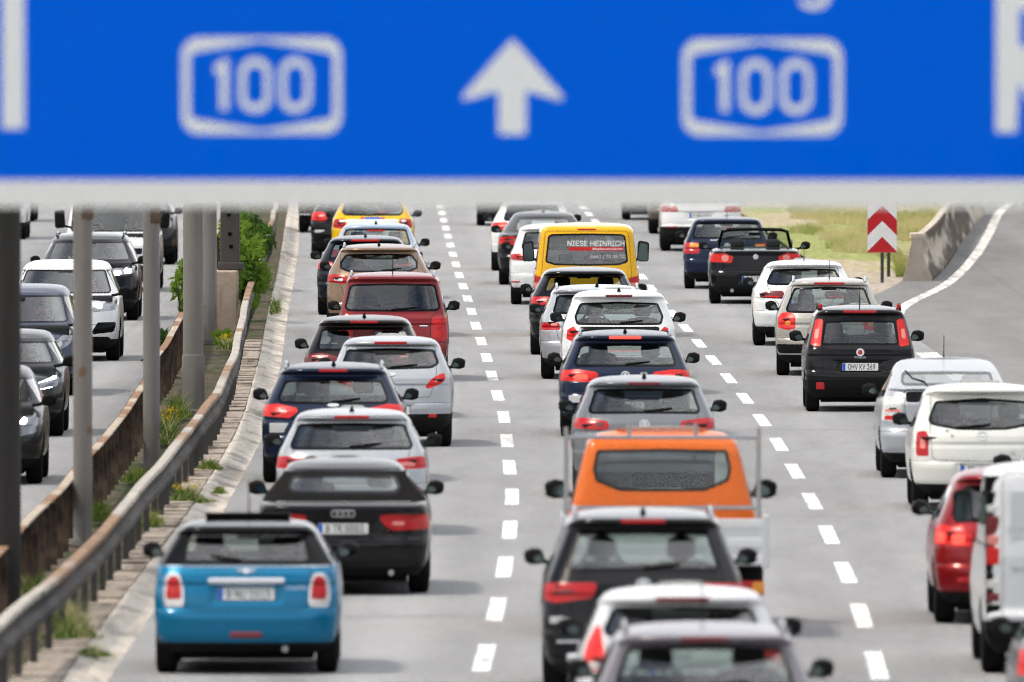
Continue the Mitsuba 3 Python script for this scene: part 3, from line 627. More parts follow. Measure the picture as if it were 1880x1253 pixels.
structure('oncoming_road', ribbon(lambda d: road_w(d) - 12.5, road_w, S0, S1, 0, 300), 'asphalt')
structure('exit_road', ribbon(lambda d: np.where(d < 318, road_r(d) + .08, np.maximum(exit_l(d) - 1.1, road_r(d) + .08)), lambda d: exit_l(d) + 6.5, 20, 640, .004, 300), 'exit_asphalt')
structure('median', ribbon(lambda d: rail_l(d) - .30, lambda d: road_l(d) - .20, S0, S1, .03, 400, cols=4), 'soil')
structure('gore', ribbon(lambda d: road_r(d) + .15, lambda d: np.maximum(exit_l(d) - 1.0, road_r(d) + .3), 322, 640, .012, 200, cols=4), 'gore')
# painted dashes: each one a piece of the road
def dash(parent, f, d0, d1, w):
    part(parent, 'lane_dash', ribbon(lambda d: f(d) - w / 2, lambda d: f(d) + w / 2, d0, d1, .008, 6), 'road_paint', smooth=False)
for i in range(-3, 27):
    dash('road', line_l, 159.5 + 12 * i, 165.6 + 12 * i, .165)
    dash('road', line_r, 157.8 + 12 * i, 163.9 + 12 * i, .165)
for i in range(-6, 1): dash('road', lambda d: line_r(d) + 3.65, 279.5 + 12 * i, 286.0 + 12 * i, .36)
part('exit_road', 'edge_line', ribbon(lambda d: exit_l(d) - .11, lambda d: exit_l(d) + .11, 316, 600, .010, 80), 'old_paint', smooth=False)
# kerbstones, each its own piece
rng = np.random.default_rng(11)
def sweep(f, prof, d0, d1, n, dx=None, dz=None, closed=False, caps=True):
    d = np.linspace(d0, d1, n); prof = np.asarray(prof, float); m = len(prof)
    ox = f(d) + (dx(d) if dx else 0); oz = dz(d) if dz else np.zeros(n)
    V = np.stack([ox[:, None] + prof[:, 0], np.repeat(d[:, None], m, 1), oz[:, None] + prof[:, 1]], -1).reshape(-1, 3)
    i, j = np.meshgrid(np.arange(n - 1), np.arange(m if closed else m - 1), indexing='ij'); q = np.stack([i * m + j, i * m + (j + 1) % m, (i + 1) * m + (j + 1) % m, (i + 1) * m + j], -1).reshape(-1, 4)
    F = [q[:, :3], q[:, [0, 2, 3]]]
    if closed and caps:
        k = np.arange(1, m - 1); F += [np.stack([0 * k, k + 1, k], 1), (n - 1) * m + np.stack([0 * k, k, k + 1], 1)]
    return trimesh.Trimesh(V, np.vstack(F), process=False)
KERB = [(-.35, -.02), (.0, -.02), (.0, .004), (-.03, .012), (-.20, .06), (-.24, .085), (-.33, .10), (-.35, .10)]
for i in range(210):
    d0 = 148 + 1.25 * i; jx, jz = rng.normal(0, .0035), rng.normal(0, .002)
    part('median', 'kerbstone', sweep(lambda d: road_l(d) + jx, [(a, b + jz) for a, b in KERB], d0, d0 + 1.235, 3, closed=True), 'kerb', smooth=False)
part('median', 'kerb_run', sweep(lambda d: road_l(d), KERB, 20, 148, 60, closed=True), 'kerb', smooth=False)
part('median', 'kerb_run', sweep(lambda d: road_l(d), KERB, 410.6, 800, 60, closed=True), 'kerb', smooth=False)
for i in range(230):
    d0 = 149 + .62 * i; w0, w1 = float(rail_r(d0)) + .02, float(kerb_l(d0)) - .015
    if w1 - w0 < .1: w0 = w1 - .1
    mid_ = w0 + (w1 - w0) * rng.uniform(.45, .55); z = .105 + rng.normal(0, .007)
    part('median', 'paving_slab', box(w0 - .08, w1, d0 + .012, d0 + .605, .05, z), 'slab' if rng.random() < .6 else 'slab_b', smooth=False)

# guard rails
BEAM = [(-.06, .725), (-.06, .748), (-.055, .752), (.035, .752), (.046, .744), (.05, .705), (.0, .635), (.0, .575), (.048, .52), (.048, .465), (.03, .445)]
nz = lambda d, s, f, a: a * (meshkit.noise(np.stack([np.asarray(d, float) * f, 0 * np.asarray(d), 0 * np.asarray(d) + s], -1)) - .5)
g = thing('guard_rail', 'bent guard rail with whitish and rusty brown patches beside the paved strip and kerb', 'guard rail')
wig = lambda d: nz(d, 3, .06, .07) + nz(d, 9, .13, .035); wz = lambda d: nz(d, 21, .06, .08) + nz(d, 31, .13, .03)
for i in range(-9, 66):
    d0 = 146 + 4 * i
    part(g, 'beam', sweep(rail_r, BEAM[4:], d0, d0 + 4.03, 9, wig, wz), 'rail_face_shaded', smooth=40)
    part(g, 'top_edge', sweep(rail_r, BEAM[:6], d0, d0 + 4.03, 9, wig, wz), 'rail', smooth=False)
for i in range(-12, 88):
    d = 147 + 3.0 * i; x = float(rail_r(d) + wig(np.array(d))); t = rng.normal(0, .012)
    part(g, 'post', cat([box(x - .075, x - .065, d - .05, d + .05, -.0, .72), box(x - .075, x - .01, d - .05, d - .042, 0, .72), box(x - .075, x - .01, d + .042, d + .05, 0, .72), box(x - .01, x + .0, d - .04, d + .04, .52, .66)]), 'rail_post', smooth=False)
g = thing('guard_rail', 'dark rust brown guard rail seen from behind, along the oncoming carriageway', 'guard rail')
wig2 = lambda d: nz(d, 43, .1, .06); wz2 = lambda d: nz(d, 47, .1, .05)
BACK = [(-a, b) for a, b in BEAM]
for i in range(-9, 66):
    d0 = 146 + 4 * i
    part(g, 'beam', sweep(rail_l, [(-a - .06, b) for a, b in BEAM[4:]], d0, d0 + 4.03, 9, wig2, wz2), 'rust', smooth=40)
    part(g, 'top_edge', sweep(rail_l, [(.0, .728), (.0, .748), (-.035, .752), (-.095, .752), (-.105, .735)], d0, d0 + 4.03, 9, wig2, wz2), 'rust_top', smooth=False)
for i in range(-18, 132):
    d = 146.5 + 2.0 * i; x = float(rail_l(d) + wig2(np.array(d)))
    part(g, 'post', cat([box(x - .06, x + .02, d - .07, d - .06, 0, .71 + rng.normal(0, .012)), box(x + .012, x + .02, d - .06, d + .07, 0, .70), box(x - .06, x + .02, d + .06, d + .07, 0, .70)]), 'rust', smooth=False)

# posts in the median
def post(label, x, d, r, h, base=None, m='pole'):
    k = thing('steel_post', label, 'post', None)
    part(k, 'shaft', lathe([(r, .05), (r, h * .5), (r * .96, h), (0, h)], 32), m, T().translate([x, d, 0]), smooth=40)
    part(k, 'base', lathe([(r * 1.9, .06), (r * 1.9, .13), (r * 1.12, .14), (r * 1.12, .9), (r * 1.02, .93), (r, .93)] if base else [(r * 1.7, .06), (r * 1.7, .12), (r, .12)], 28), m, T().translate([x, d, 0]), smooth=30)
    part(k, 'cap', lathe([(r * 1.05, h - .02), (r * 1.05, h + .03), (0, h + .05)], 24), m, T().translate([x, d, 0]), smooth=30)
    return k
p1 = post('thick dark grey steel post cut by the left edge of the picture', -5.10, 171.8, .185, 9.0, m='pole_dark')
p2 = post('slim grey steel post standing behind the rusty brown guard rail, second from the left', -4.80, 192.0, .107, 9.0)
p3 = post('grey steel post with a bracket mark near its top, third from the left', -4.63, 220.5, .108, 9.0)
p4 = post('stout grey steel post with thicker foot, in front of the green bushes', -4.56, 245.6, .145, 9.0, True)
p5 = post('thin grey steel post in front of the pale concrete plinth', -5.12, 291.0, .118, 9.0)
def clamp(k, x, d, z, r, h=.12):
    part(k, 'clamp', cat([box(x - r * .1, x + r * 1.12, d - r * 1.1, d - r * .6, z - h, z + h), box(x + r * .7, x + r * 1.3, d - r * 1.2, d + .03, z - .02, z + .02)]), 'rust')
clamp(p2, -4.80, 192, 3.86, .107, .16); clamp(p3, -4.63, 220.5, 3.30, .108, .10)
k = thing('steel_column', 'dark square steel column bolted on a pale concrete plinth among the bushes', 'column')
part(k, 'shaft', rbox(-5.13, -4.79, 302, 302.3, 1.12, 9.0, .02), 'dark_steel'); part(k, 'foot_plate', rbox(-5.17, -4.72, 301.95, 302.35, 1.08, 1.22, .02), 'dark_steel')
for i, (bx, bz) in enumerate(((-4.98, 2.06), (-4.96, 1.72), (-4.94, 1.5))): part(k, 'bolt', trimesh.creation.box((.06, .05, .06), T_ := trimesh.transformations.translation_matrix((bx, 301.98, bz))), 'under')
single('concrete_plinth', rbox(-5.36, -4.82, 301.5, 302.6, .0, 1.08, .03), 'plinth', 'pale pinkish concrete plinth under the dark square steel column', 'plinth')

# ------------------------------------------------------------------ overhead sign
SD, SS = 90.08, 350.0
sx = lambda u: (u - 940) / SS
sz = lambda v: CAM_Z - (v + 90) / SS
flat = lambda poly, depth=.004: mikit.ply(extrude(poly, depth), smooth=False)
at = lambda off: T().translate([0, SD - off, 0]) @ UPRIGHT
k = thing('overhead_sign', 'large blue motorway direction sign with white lettering hanging over the road', 'road sign')
L_, R_ = sx(-420), sx(2300); top = sz(-420)
part(k, 'panel', box(L_, R_, SD, SD + .05, sz(381), top), 'sign_back', smooth=False)
FACE = sg.box(L_ + .02, sz(331), R_ - .02, top - .17)
pan = part(k, 'white_sheeting', flat(FACE), 'sign_white', at(.002))
white = []
part(k, 'border', flat(sg.box(L_, sz(381), R_, sz(331) - .001)), 'sign_frame', at(.003))
part(k, 'border', flat(sg.box(L_, top - .168, R_, top)), 'sign_frame', at(.003))
def zero(u0, u1, v0, v1, w):
    r = (u1 - u0) / 2 / SS; o = sg.box(sx(u0), sz(v1), sx(u1), sz(v0)); o = o.buffer(-r * .98).buffer(r * .98, quad_segs=10)
    i = sg.box(sx(u0 + w), sz(v1 - w * 1.15), sx(u1 - w), sz(v0 + w * 1.15)); ri = ((u1 - u0) / 2 - w) / SS; return o.difference(i.buffer(-ri * .95).buffer(ri * .95, quad_segs=8))
for du, dv in ((0, 0), (919, 3)):
    q = lambda u, v: (sx(u + du), sz(v + dv))
    o = sg.box(*q(331, 249), *q(630, 66)).buffer(-.10).buffer(.10, quad_segs=8)
    hexa = sg.Polygon([q(352, 100), q(480.5, 79), q(609, 100), q(609, 215), q(480.5, 236), q(352, 215)]).buffer(-.03).buffer(.03)
    white.append(o.difference(hexa))
    one = sg.Polygon([q(401, 205), q(401, 138), q(393, 141), q(390, 121), q(409, 105), q(422, 105), q(422, 205)]).buffer(-.01).buffer(.01)
    num = shapely.union_all([one, zero(436 + du, 501 + du, 103 + dv, 210 + dv, 18.5), zero(510 + du, 575 + du, 103 + dv, 210 + dv, 18.5)])
    white.append(num)
q = lambda u, v: (sx(u), sz(v))
white.append(sg.Polygon([q(941, 66), q(1044, 184), q(1036, 190), q(969, 171), q(969, 250), q(912, 250), q(912, 171), q(846, 190), q(838, 184)]).buffer(-.025).buffer(.025))
white.append(rect(sx(1), sx(48), sz(240), sz(-160), .015))
R = sg.Polygon([q(1825, 246), q(1825, -20), q(1930, -20), q(1960, 10), q(1960, 90), q(1930, 118), q(1905, 122), q(1962, 246), q(1915, 246), q(1873, 160), q(1869, 246)]).difference(sg.box(*q(1875, 82), *q(1918, 22)))
white.append(R.buffer(-.01).buffer(.01))
G = shapely.union_all([sg.Point(sx(1480), sz(-62)).buffer(.135).difference(sg.Point(sx(1480), sz(-62)).buffer(.075)), rect(sx(1508), sx(1528), sz(-10), sz(-110)), sg.Polygon([q(1462, 0), q(1470, 14), q(1485, 21), q(1502, 21), q(1518, 14), q(1527, 0), q(1528, -14), q(1508, -14), q(1504, -3), q(1494, 1), q(1484, -1), q(1478, -8)]).buffer(-.004).buffer(.004)])
white.append(G)
film = FACE.difference(shapely.union_all(white).buffer(-.010))
sheet = cat([trimesh.Trimesh(np.c_[v_, np.zeros(len(v_))], f_, process=False) for v_, f_ in (trimesh.creation.triangulate_polygon(g_, engine='earcut') for g_ in film.geoms)])
part(k, 'blue_film', mikit.ply(sheet), 'blue_film', at(.012))
k2 = thing('sign_gantry', 'steel gantry beams carrying the blue sign from behind', 'gantry')
for zz in (5.62, 6.5, 7.3): part(k2, 'beam', rbox(L_ - 3, R_ + 3, SD + .12, SD + .32, zz - .1, zz + .1, .02), 'sign_back')
for xx in (L_ - 2.8, R_ + 2.8): part(k2, 'upright', rbox(xx - .2, xx + .2, SD + .35, SD + .75, 0, 7.6, .03), 'sign_back')

# ------------------------------------------------------------------ gore: chevron board, concrete barrier
k = thing('chevron_board', 'red and white chevron marker board on two grey posts at the exit', 'road sign')
cx, bz, w, h = 7.46, .62, .60, 1.26; cdist = 346.0; P = .318
part(k, 'panel', rbox(cx - w / 2, cx + w / 2, cdist, cdist + .03, bz, bz + h, .006), 'sign_back')
pan = sg.box(cx - w / 2 + .005, bz + .005, cx + w / 2 - .005, bz + h - .005)
for c, off in (('reflect_red', 0), ('reflect_white', 1)):
    bands = [sg.Polygon([(cx - .3, bz + P * j - .30 + .30 - .3), (cx, bz + P * j), (cx + .3, bz + P * j - .3), (cx + .3, bz + P * (j + 1) - .3), (cx, bz + P * (j + 1)), (cx - .3, bz + P * (j + 1) - .3)]) for j in range(off, 7, 2)]
    for bnd in bands:
        bnd = bnd.intersection(pan)
        if bnd.area > 1e-4: part(k, 'red_chevron' if not off else 'white_chevron', flat(bnd), c, T().translate([0, cdist - .001, 0]) @ UPRIGHT)
for px, pd in ((cx, cdist + .05), (cx + .27, cdist + 6.5)): part(k, 'post', lathe([(.035, 0), (.035, 1.75 if pd < 350 else 1.3), (0, 1.76 if pd < 350 else 1.31)], 16), 'rail_post', T().translate([px, pd, 0]))
bar = curve([(348, 8.22), (365, 8.95), (395, 10.05), (431, 11.5), (520, 15.6)])
JER = [(-.30, 0), (.30, 0), (.30, .08), (.20, .30), (.12, .50), (.10, .90), (.07, .93), (-.07, .93), (-.10, .90), (-.12, .50), (-.20, .30), (-.30, .08)]
k = thing('concrete_barrier', 'weathered concrete barrier curving along the inside of the exit road', 'barrier')
d0 = 348.0
for i in range(22):
    t = min(1, (i * 4 + 4) / 8)
    part(k, 'segment', sweep(bar, JER, d0, d0 + 3.96, 6, closed=True), 'barrier_stained_shaded', smooth=False); d0 += 4.0
part(k, 'cap_stone', rbox(bar(348) - .14, bar(348) + .14, 347.98, 348.9, .86, .975, .02), 'barrier')  # added end block in paler concrete, to read as the lit end

# ------------------------------------------------------------------ plants
def leaves(n, centre, size, leaf, seed, shell=.0, droop=.5, clumps=None):
    r = np.random.default_rng(seed); u = r.normal(size=(n, 3)); u /= np.linalg.norm(u, axis=1, keepdims=True)
    if clumps:
        c = r.normal(size=(clumps, 3)); c /= np.linalg.norm(c, axis=1, keepdims=True); c *= r.uniform(.3, 1, (clumps, 1)); p = c[r.integers(0, clumps, n)] + u * r.uniform(0, .42, (n, 1))
    else: p = u * r.uniform(0, 1, (n, 1)) ** .4
    p = p * size + centre
    a = r.normal(size=(n, 3)); a[:, 2] -= droop; a /= np.linalg.norm(a, axis=1, keepdims=True); b = np.cross(a, r.normal(size=(n, 3))); b /= np.linalg.norm(b, axis=1, keepdims=True)
    L = leaf * r.uniform(.6, 1.3, (n, 1))
    V = np.stack([p - a * L, p + b * L * .42, p + a * L, p - b * L * .42], 1); c_ = p[:, None] + 0 * V; V[:, [0, 2]] -= 0
    i = np.arange(n) * 4
    return trimesh.Trimesh(V.reshape(-1, 3), np.vstack([np.stack([i, i + 1, i + 2], 1), np.stack([i, i + 2, i + 3], 1)]), process=False)
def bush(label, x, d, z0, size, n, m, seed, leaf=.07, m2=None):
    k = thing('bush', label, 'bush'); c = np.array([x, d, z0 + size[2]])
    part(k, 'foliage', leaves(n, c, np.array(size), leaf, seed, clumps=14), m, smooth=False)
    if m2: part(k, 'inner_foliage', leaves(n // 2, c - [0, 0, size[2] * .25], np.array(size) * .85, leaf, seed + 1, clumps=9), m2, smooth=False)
    r = np.random.default_rng(seed); st = []
    for i in range(7):
        e = c + r.normal(size=3) * np.array(size) * .45; s = np.array([x + r.normal(0, .06), d + r.normal(0, .1), .05]); st.append(tube([s, .5 * (s + e) + r.normal(0, .05, 3), e], [.022, .015, .006], 6))
    part(k, 'stems', cat(st), 'twig', smooth=40)
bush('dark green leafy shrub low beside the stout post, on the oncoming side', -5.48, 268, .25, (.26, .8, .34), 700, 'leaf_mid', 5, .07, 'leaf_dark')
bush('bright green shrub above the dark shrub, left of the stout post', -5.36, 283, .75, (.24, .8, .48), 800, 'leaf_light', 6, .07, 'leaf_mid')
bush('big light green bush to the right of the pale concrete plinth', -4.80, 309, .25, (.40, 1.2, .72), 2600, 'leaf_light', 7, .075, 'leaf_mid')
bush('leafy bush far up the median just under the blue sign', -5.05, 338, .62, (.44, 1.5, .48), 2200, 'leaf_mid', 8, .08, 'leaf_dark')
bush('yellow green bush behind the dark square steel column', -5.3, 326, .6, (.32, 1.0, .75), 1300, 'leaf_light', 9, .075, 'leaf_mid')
bush('small pale green shrub at the foot of the pale concrete plinth', -4.88, 288, .1, (.16, .5, .16), 300, 'leaf_light', 10, .05)
def blades(n, x, d, w, l, h, seed, wd=.008):
    r = np.random.default_rng(seed); p = np.stack([x + r.normal(0, w, n), d + r.normal(0, l, n), np.full(n, .09)], 1)
    fall = np.exp(-((p[:, 0] - x) / (1.3 * w)) ** 2 - ((p[:, 1] - d) / (1.5 * l)) ** 2)[:, None] * (.45 + .9 * meshkit.noise(np.stack([p[:, 0] * 9, p[:, 1] * 2.2, 0 * p[:, 0] + seed], -1))[:, None])
    dirn = np.stack([r.normal(0, .45, n), r.normal(0, .45, n), np.ones(n)], 1); hh = h * r.uniform(.4, 1.1, (n, 1)) * fall; tip = p + dirn * hh; mid_ = p + dirn * hh * .55 * [.6, .6, 1.1]
    s = np.stack([np.cos(q_ := r.uniform(0, 3.14, n)), np.sin(q_), 0 * q_], 1) * wd
    V = np.stack([p - s, p + s, mid_ + s * .8, mid_ - s * .8, tip], 1).reshape(-1, 3); i = np.arange(n) * 5
    return trimesh.Trimesh(V, np.vstack([np.stack([i, i + 1, i + 2], 1), np.stack([i, i + 2, i + 3], 1), np.stack([i + 3, i + 2, i + 4], 1)]), process=False), tip
WEEDS = [(344, 922, .16, .35, .22, 1, 'yellow flowering weed clump at the kerb behind the rail, beside the black soft top convertible'), (282, 968, .08, .2, .24, 0, 'bright green weed tuft under the guard rail, left of the blue hatchback roof'),
         (384, 862, .10, .5, .16, 0, 'low weed patch on the paving beside the navy blue wagon'), (308, 812, .10, .6, .40, 1, 'tall yellow flowering weed just right of the third steel post'), (250, 882, .10, .6, .24, 0, 'green weeds just left of the third steel post foot'),
         (182, 955, .10, .5, .26, 0, 'green weeds just right of the second steel post foot'), (127, 1172, .14, .6, .36, 2, 'dark grassy clump under the guard rail at the lower left'), (60, 1110, .12, .6, .34, 2, 'dry grassy clump between the two guard rails at the lower left'),
         (327, 765, .10, .8, .34, 0, 'green weeds left of the stout post foot'), (505, 572, .05, 1.5, .34, 2, 'dry grass tuft on the kerb near the dark red van'), (402, 905, .05, .3, .08, 0, 'little sprig growing in the kerb joint'), (172, 1205, .10, .2, .10, 2, 'small trailing weed on the kerb at the lower left'), (416, 640, .08, .8, .22, 1, 'weeds by the pale concrete plinth foot')]
for i, (u, v, w, l, h, fl, lb) in enumerate(WEEDS):
    d = (CAM_Z - .09) * LENS / (v + 90); x = (u - 940) / LENS * d
    k = thing('weed', lb, 'weed'); m, tips = blades(int(900 * w / .12), x, d, w, l, h, 50 + i, .007)
    part(k, 'blades', m, ('weed_green', 'leaf_mid', 'leaf_mid')[fl], smooth=False)
    m2, tips2 = blades(int(260 * w / .12), x, d, w * 1.1, l, h * 1.2, 90 + i, .006); part(k, 'stalks', m2, 'straw' if fl else 'grass', smooth=False)
    if fl == 1: part(k, 'flowers', leaves(60, np.array([x, d, .09 + h * .9]), np.array([w * 1.5, l, h * .35]), .022, 120 + i), 'flower', smooth=False)
r = np.random.default_rng(77)
def field(n, h, seed, wd=.012):
    r = np.random.default_rng(seed); d = r.uniform(352, 520, n * 3); x = road_r(d) + .3 + 1.6 * meshkit.noise(np.stack([d * .13, 0 * d, 0 * d + 5], -1)) + r.uniform(0, 1, n * 3) * np.maximum(exit_l(d) - 2.6 - road_r(d), .1)
    keep = meshkit.fbm(np.stack([x * .9, d * .07, 0 * x + seed], -1)) > (.50 if seed == 3 else .55); x, d = x[keep][:n], d[keep][:n]; n = len(x)
    p = np.stack([x, d, np.full(n, .012)], 1); hh = h * r.uniform(.3, 1.2, (n, 1)); tip = p + np.stack([r.normal(0, .4, n), r.normal(0, .4, n), np.ones(n)], 1) * hh; q_ = r.uniform(0, 3.14, n); s = np.stack([np.cos(q_), np.sin(q_), 0 * q_], 1) * wd
    V = np.stack([p - s, p + s, tip], 1).reshape(-1, 3); i = np.arange(n) * 3
    return trimesh.Trimesh(V, np.stack([i, i + 1, i + 2], 1), process=False)
for nm, m, n, h, sd in (('dry_grass', 'straw', 20000, .22, 3), ('green_grass', 'grass', 9000, .24, 5)):
    single(nm, field(n, h, sd), m, 'dry straw coloured grass on the gore beyond the chevron board' if nm == 'dry_grass' else 'thin green grass on the gore beyond the chevron board', 'grass', smooth=False, kind='stuff')

# ------------------------------------------------------------------ the footbridge the view is taken from, and unseen trees, both added to darken reflections
k = thing('overpass', 'concrete road bridge crossing the motorway at the viewpoint', 'bridge')
part(k, 'deck', rbox(-45, 45, -11, -.6, 4.6, 5.5, .05), 'barrier'); part(k, 'parapet', rbox(-45, 45, -.85, -.6, 5.5, 6.35, .03), 'barrier'); part(k, 'parapet', rbox(-45, 45, -11, -10.75, 5.5, 6.35, .03), 'barrier')
for px in (-24, 22): part(k, 'abutment', rbox(px - 1, px + 1, -11, -.6, 0, 4.6, .05), 'barrier')
def belt():
    r = np.random.default_rng(5); ms = []
    for sgn, base in ((-1, 34), (1, 36)):
        for d in np.arange(-90, 640, 8.5):
            h = r.uniform(11, 17); c = np.array([sgn * (base + r.uniform(0, 7)) + (d > 420) * sgn * 20, d + r.uniform(-2, 2), h * .55]); ms.append(leaves(420, c, np.array([4.5, 4.8, h * .5]), .55, int(r.integers(1e6)), clumps=12))
    for x in np.arange(-70, 72, 8):
        h = r.uniform(19, 25); ms.append(leaves(1300, np.array([x, -62 + r.uniform(-5, 5), h * .5]), np.array([6, 5, h * .5]), .6, int(r.integers(1e6)), clumps=12))
    return cat(ms)
single('roadside_wood', belt(), 'leaf_dark', 'added unseen belt of dense trees that darkens reflections in the cars', 'wood', smooth=False, kind='stuff')
# ------------------------------------------------------------------ the vehicles, each built for its own look: x, d = middle and rear (front when oncoming) in metres
def lampset(x0, x1, z0, z1, tilt=0.0): return [(x0, z0), (x1, z0 + tilt * .5), (x1 + .02, z1), (x0 + .02, z1)]
oval = lambda cx, cz, rx, rz, n=2.6: [(cx + rx * np.sign(math.cos(a)) * abs(math.cos(a)) ** (2 / n), cz + rz * np.sign(math.sin(a)) * abs(math.sin(a)) ** (2 / n)) for a in np.linspace(0, 2 * np.pi, 24, endpoint=False)]
LAMP = lambda k: [(.585, .635), (.755, .635), (.775, .74), (.752, .90), (.70, .935), (.62, .925), (.588, .80)]
# --- left lane, nearest first
def mini_extra(key, k, T0, on):
    part(key, 'boot_handle', rbox(-.36, .36, -.03, .03, -.035, .035, .028), 'chrome', T0 @ T().translate([0, k.rear_at(0, .86) - .005, .865]))
    part(key, 'sunroof_panel', rbox(-.40, .40, .0, .45, -.02, .02, .018), 'gloss_black', T0 @ T().translate([0, 1.0, 1.455]).rotate([1, 0, 0], -6)); part(key, 'sunroof_frame', rbox(-.38, .38, .0, .5, -.03, .03, .02), 'under', T0 @ T().translate([0, 1.0, 1.40]))
    part(key, 'window_moulding', tube([(x_, k.rear_at(x_, 1.0) - .006, 1.0) for x_ in np.linspace(-.76, .76, 21)], .008, 6), 'chrome', T0)
    part(key, 'lettering', text('COOPER', .035, .004), 'chrome', on(.46, .80, .004)); part(key, 'centre_fog_light', rbox(-.15, .15, -.02, .02, -.03, .03, .015), 'dark_red_lens', T0 @ T().translate([0, k.rear_at(0, .37) + .004, .37]))
    for s in (-1, 1):
        lp = [(s * a, b) for a, b in np.array(sg.Polygon(LAMP(1)).buffer(-.03).buffer(.034).exterior.coords)]
        part(key, 'light_bezel', tube([(a, k.rear_at(a, b) - .010, b) for a, b in lp], .0055, 6), 'chrome', T0)
car('blue_hatchback', 'bright blue small hatchback with chrome boot handle and raised dark sunroof panel', -2.46, 158.8, 3.75, 1.745, 1.42, 'blue', belt=1.0, hood=.98, lean=.24, lip=.11, roofw=.72, cr=.34, pr=3.4,
    rw=[(-.2, 1.02), (.61, 1.02), (.55, 1.28), (.49, 1.315), (-.2, 1.32)], lights=[(LAMP(1.0), 'clear_lens', [([(.60, .695), (.745, .695), (.755, .76), (.735, .885), (.69, .91), (.63, .90), (.605, .80)], 'red_lens'), (oval(.675, .79, .035, .035), 'bright_red_lens')], .03)], bz=.58, dark=.30, plate=.745, plate_text='B NU 2613', badge='wings', badge_z=.955, badge_r=.06,
    antenna='front_rod', wiper=(-.05, -.32), pillars='gloss_black', roofcol='black', seam=[(-.2, .60), (.56, .60), (.60, .99), (.6, 1.0), (-.2, 1.0)], wr=.31, overhang=.62, mirrors='gloss_black', heads=(-.36, .36), extra=mini_extra, exhaust=.36, ds=.024)
def softtop_rear(H): return sedan_rear(H, .93, run=.62, deck_len=.62)
def soft_extra(key, k, T0, on):
    part(key, 'chrome_strip', tube([(x_, k.rear_at(x_, .935) + .36, .955) for x_ in np.linspace(-.70, .70, 15)], .010, 6), 'chrome', T0)
car('black_convertible', 'black convertible with its grey fabric soft top closed and red light strips', -1.755, 178.3, 4.6, 1.82, 1.38, 'black', belt=.95, hood=.90, rear=softtop_rear(1.38), roofw=.66, cr=.40, driver='black soft top convertible',
    rw=[(-.2, 1.03), (.50, 1.03), (.56, 1.10), (.50, 1.22), (-.2, 1.235)], rglass='glass_clear', lights=[([(.44, .72), (.52, .675), (1.05, .69), (1.05, .835), (.46, .845), (.36, .825)], 'red_lens', [([(.50, .735), (.64, .725), (.64, .77), (.50, .77)], 'pink_lens')])], bz=.50, dark=.30, plate=.695, plate_text='B TK 5051', badge='four_rings', badge_z=.855, badge_r=.075,
    antenna=None, wiper=False, pillars='soft_top', roofcol=None, seam=[(-.2, .54), (.40, .57), (.62, .92), (-.2, .93)], wr=.335, overhang=1.0, heads=(-.36, .36), extra=soft_extra, exhaust=.5, ds=.024)
car('silver_hatchback', 'silver hatchback directly behind the black soft top convertible, between it and the navy wagon', -1.84, 196.5, 4.1, 1.76, 1.43, 'silver', belt=.95, hood=.92, lean=.38, roofw=.72, driver='silver hatchback behind the soft top convertible',
    rw=[(-.2, .98), (.68, .98), (.58, 1.27), (-.2, 1.29)], lights=[([(.50, .82), (.60, .76), (1.0, .77), (1.0, .90), (.80, .905), (.52, .88)], 'red_lens', [([(.55, .80), (.75, .79), (.75, .84), (.55, .84)], 'pink_lens')])], seam=[(-.2, .6), (.56, .62), (.68, 1.0), (.6, 1.36), (-.2, 1.36)], plate=.42, badge='four_rings', badge_z=.90, antenna='fin', heads=(-.36, .36), brake=.2)
car('navy_wagon', 'navy blue estate car with pale roof rails, its left side showing beside the kerb', -2.25, 215.8, 4.6, 1.83, 1.49, 'navy', belt=.97, hood=.94, lean=.42, roofw=.72, roofcol=None,
    rw=[(-.2, .99), (.62, 1.0), (.66, 1.06), (.57, 1.29), (-.2, 1.32)], rglass='glass_mid', lights=[([(.44, .90), (.55, .82), (1.12, .86), (1.12, .97), (.70, .995), (.46, .95)], 'bright_red_lens', [([(.50, .89), (.68, .88), (.68, .915), (.50, .915)], 'pink_lens')])], seam=[(-.2, .62), (.58, .64), (.66, 1.0), (.6, 1.4), (-.2, 1.4)], plate=.42, badge='oval', badge_z=.98, rails='alloy', brake=.18, heads=(-.36, .36), reflect=[((.5, .8, .64, .76), 'clear_lens')])
car('silver_supermini', 'silver small hatchback nearest behind the red van, orange red light on its right corner', -1.64, 231.6, 3.9, 1.70, 1.48, 'silver', belt=1.0, hood=.95, lean=.36, roofw=.74, cr=.5, pr=2.6, driver='silver small hatchback',
    rw=[(-.2, 1.04), (.52, 1.06), (.62, 1.12), (.55, 1.31), (-.2, 1.34)], lights=[([(.46, .81), (.52, .785), (.78, .89), (.80, .99), (.70, .985), (.56, .92)], 'bright_red_lens', [([(.60, .86), (.68, .89), (.69, .94), (.61, .91)], 'pink_lens')])], seam=[(-.2, .66), (.54, .68), (.62, 1.0), (.6, 1.36), (-.2, 1.36)], dark=.45, plate=.5, badge='oval', badge_z=.98, antenna=None, brake=.22, wiper=(.0, .36), reflect=[((.50, .62, .40, .45), 'red_lens')], wr=.30)
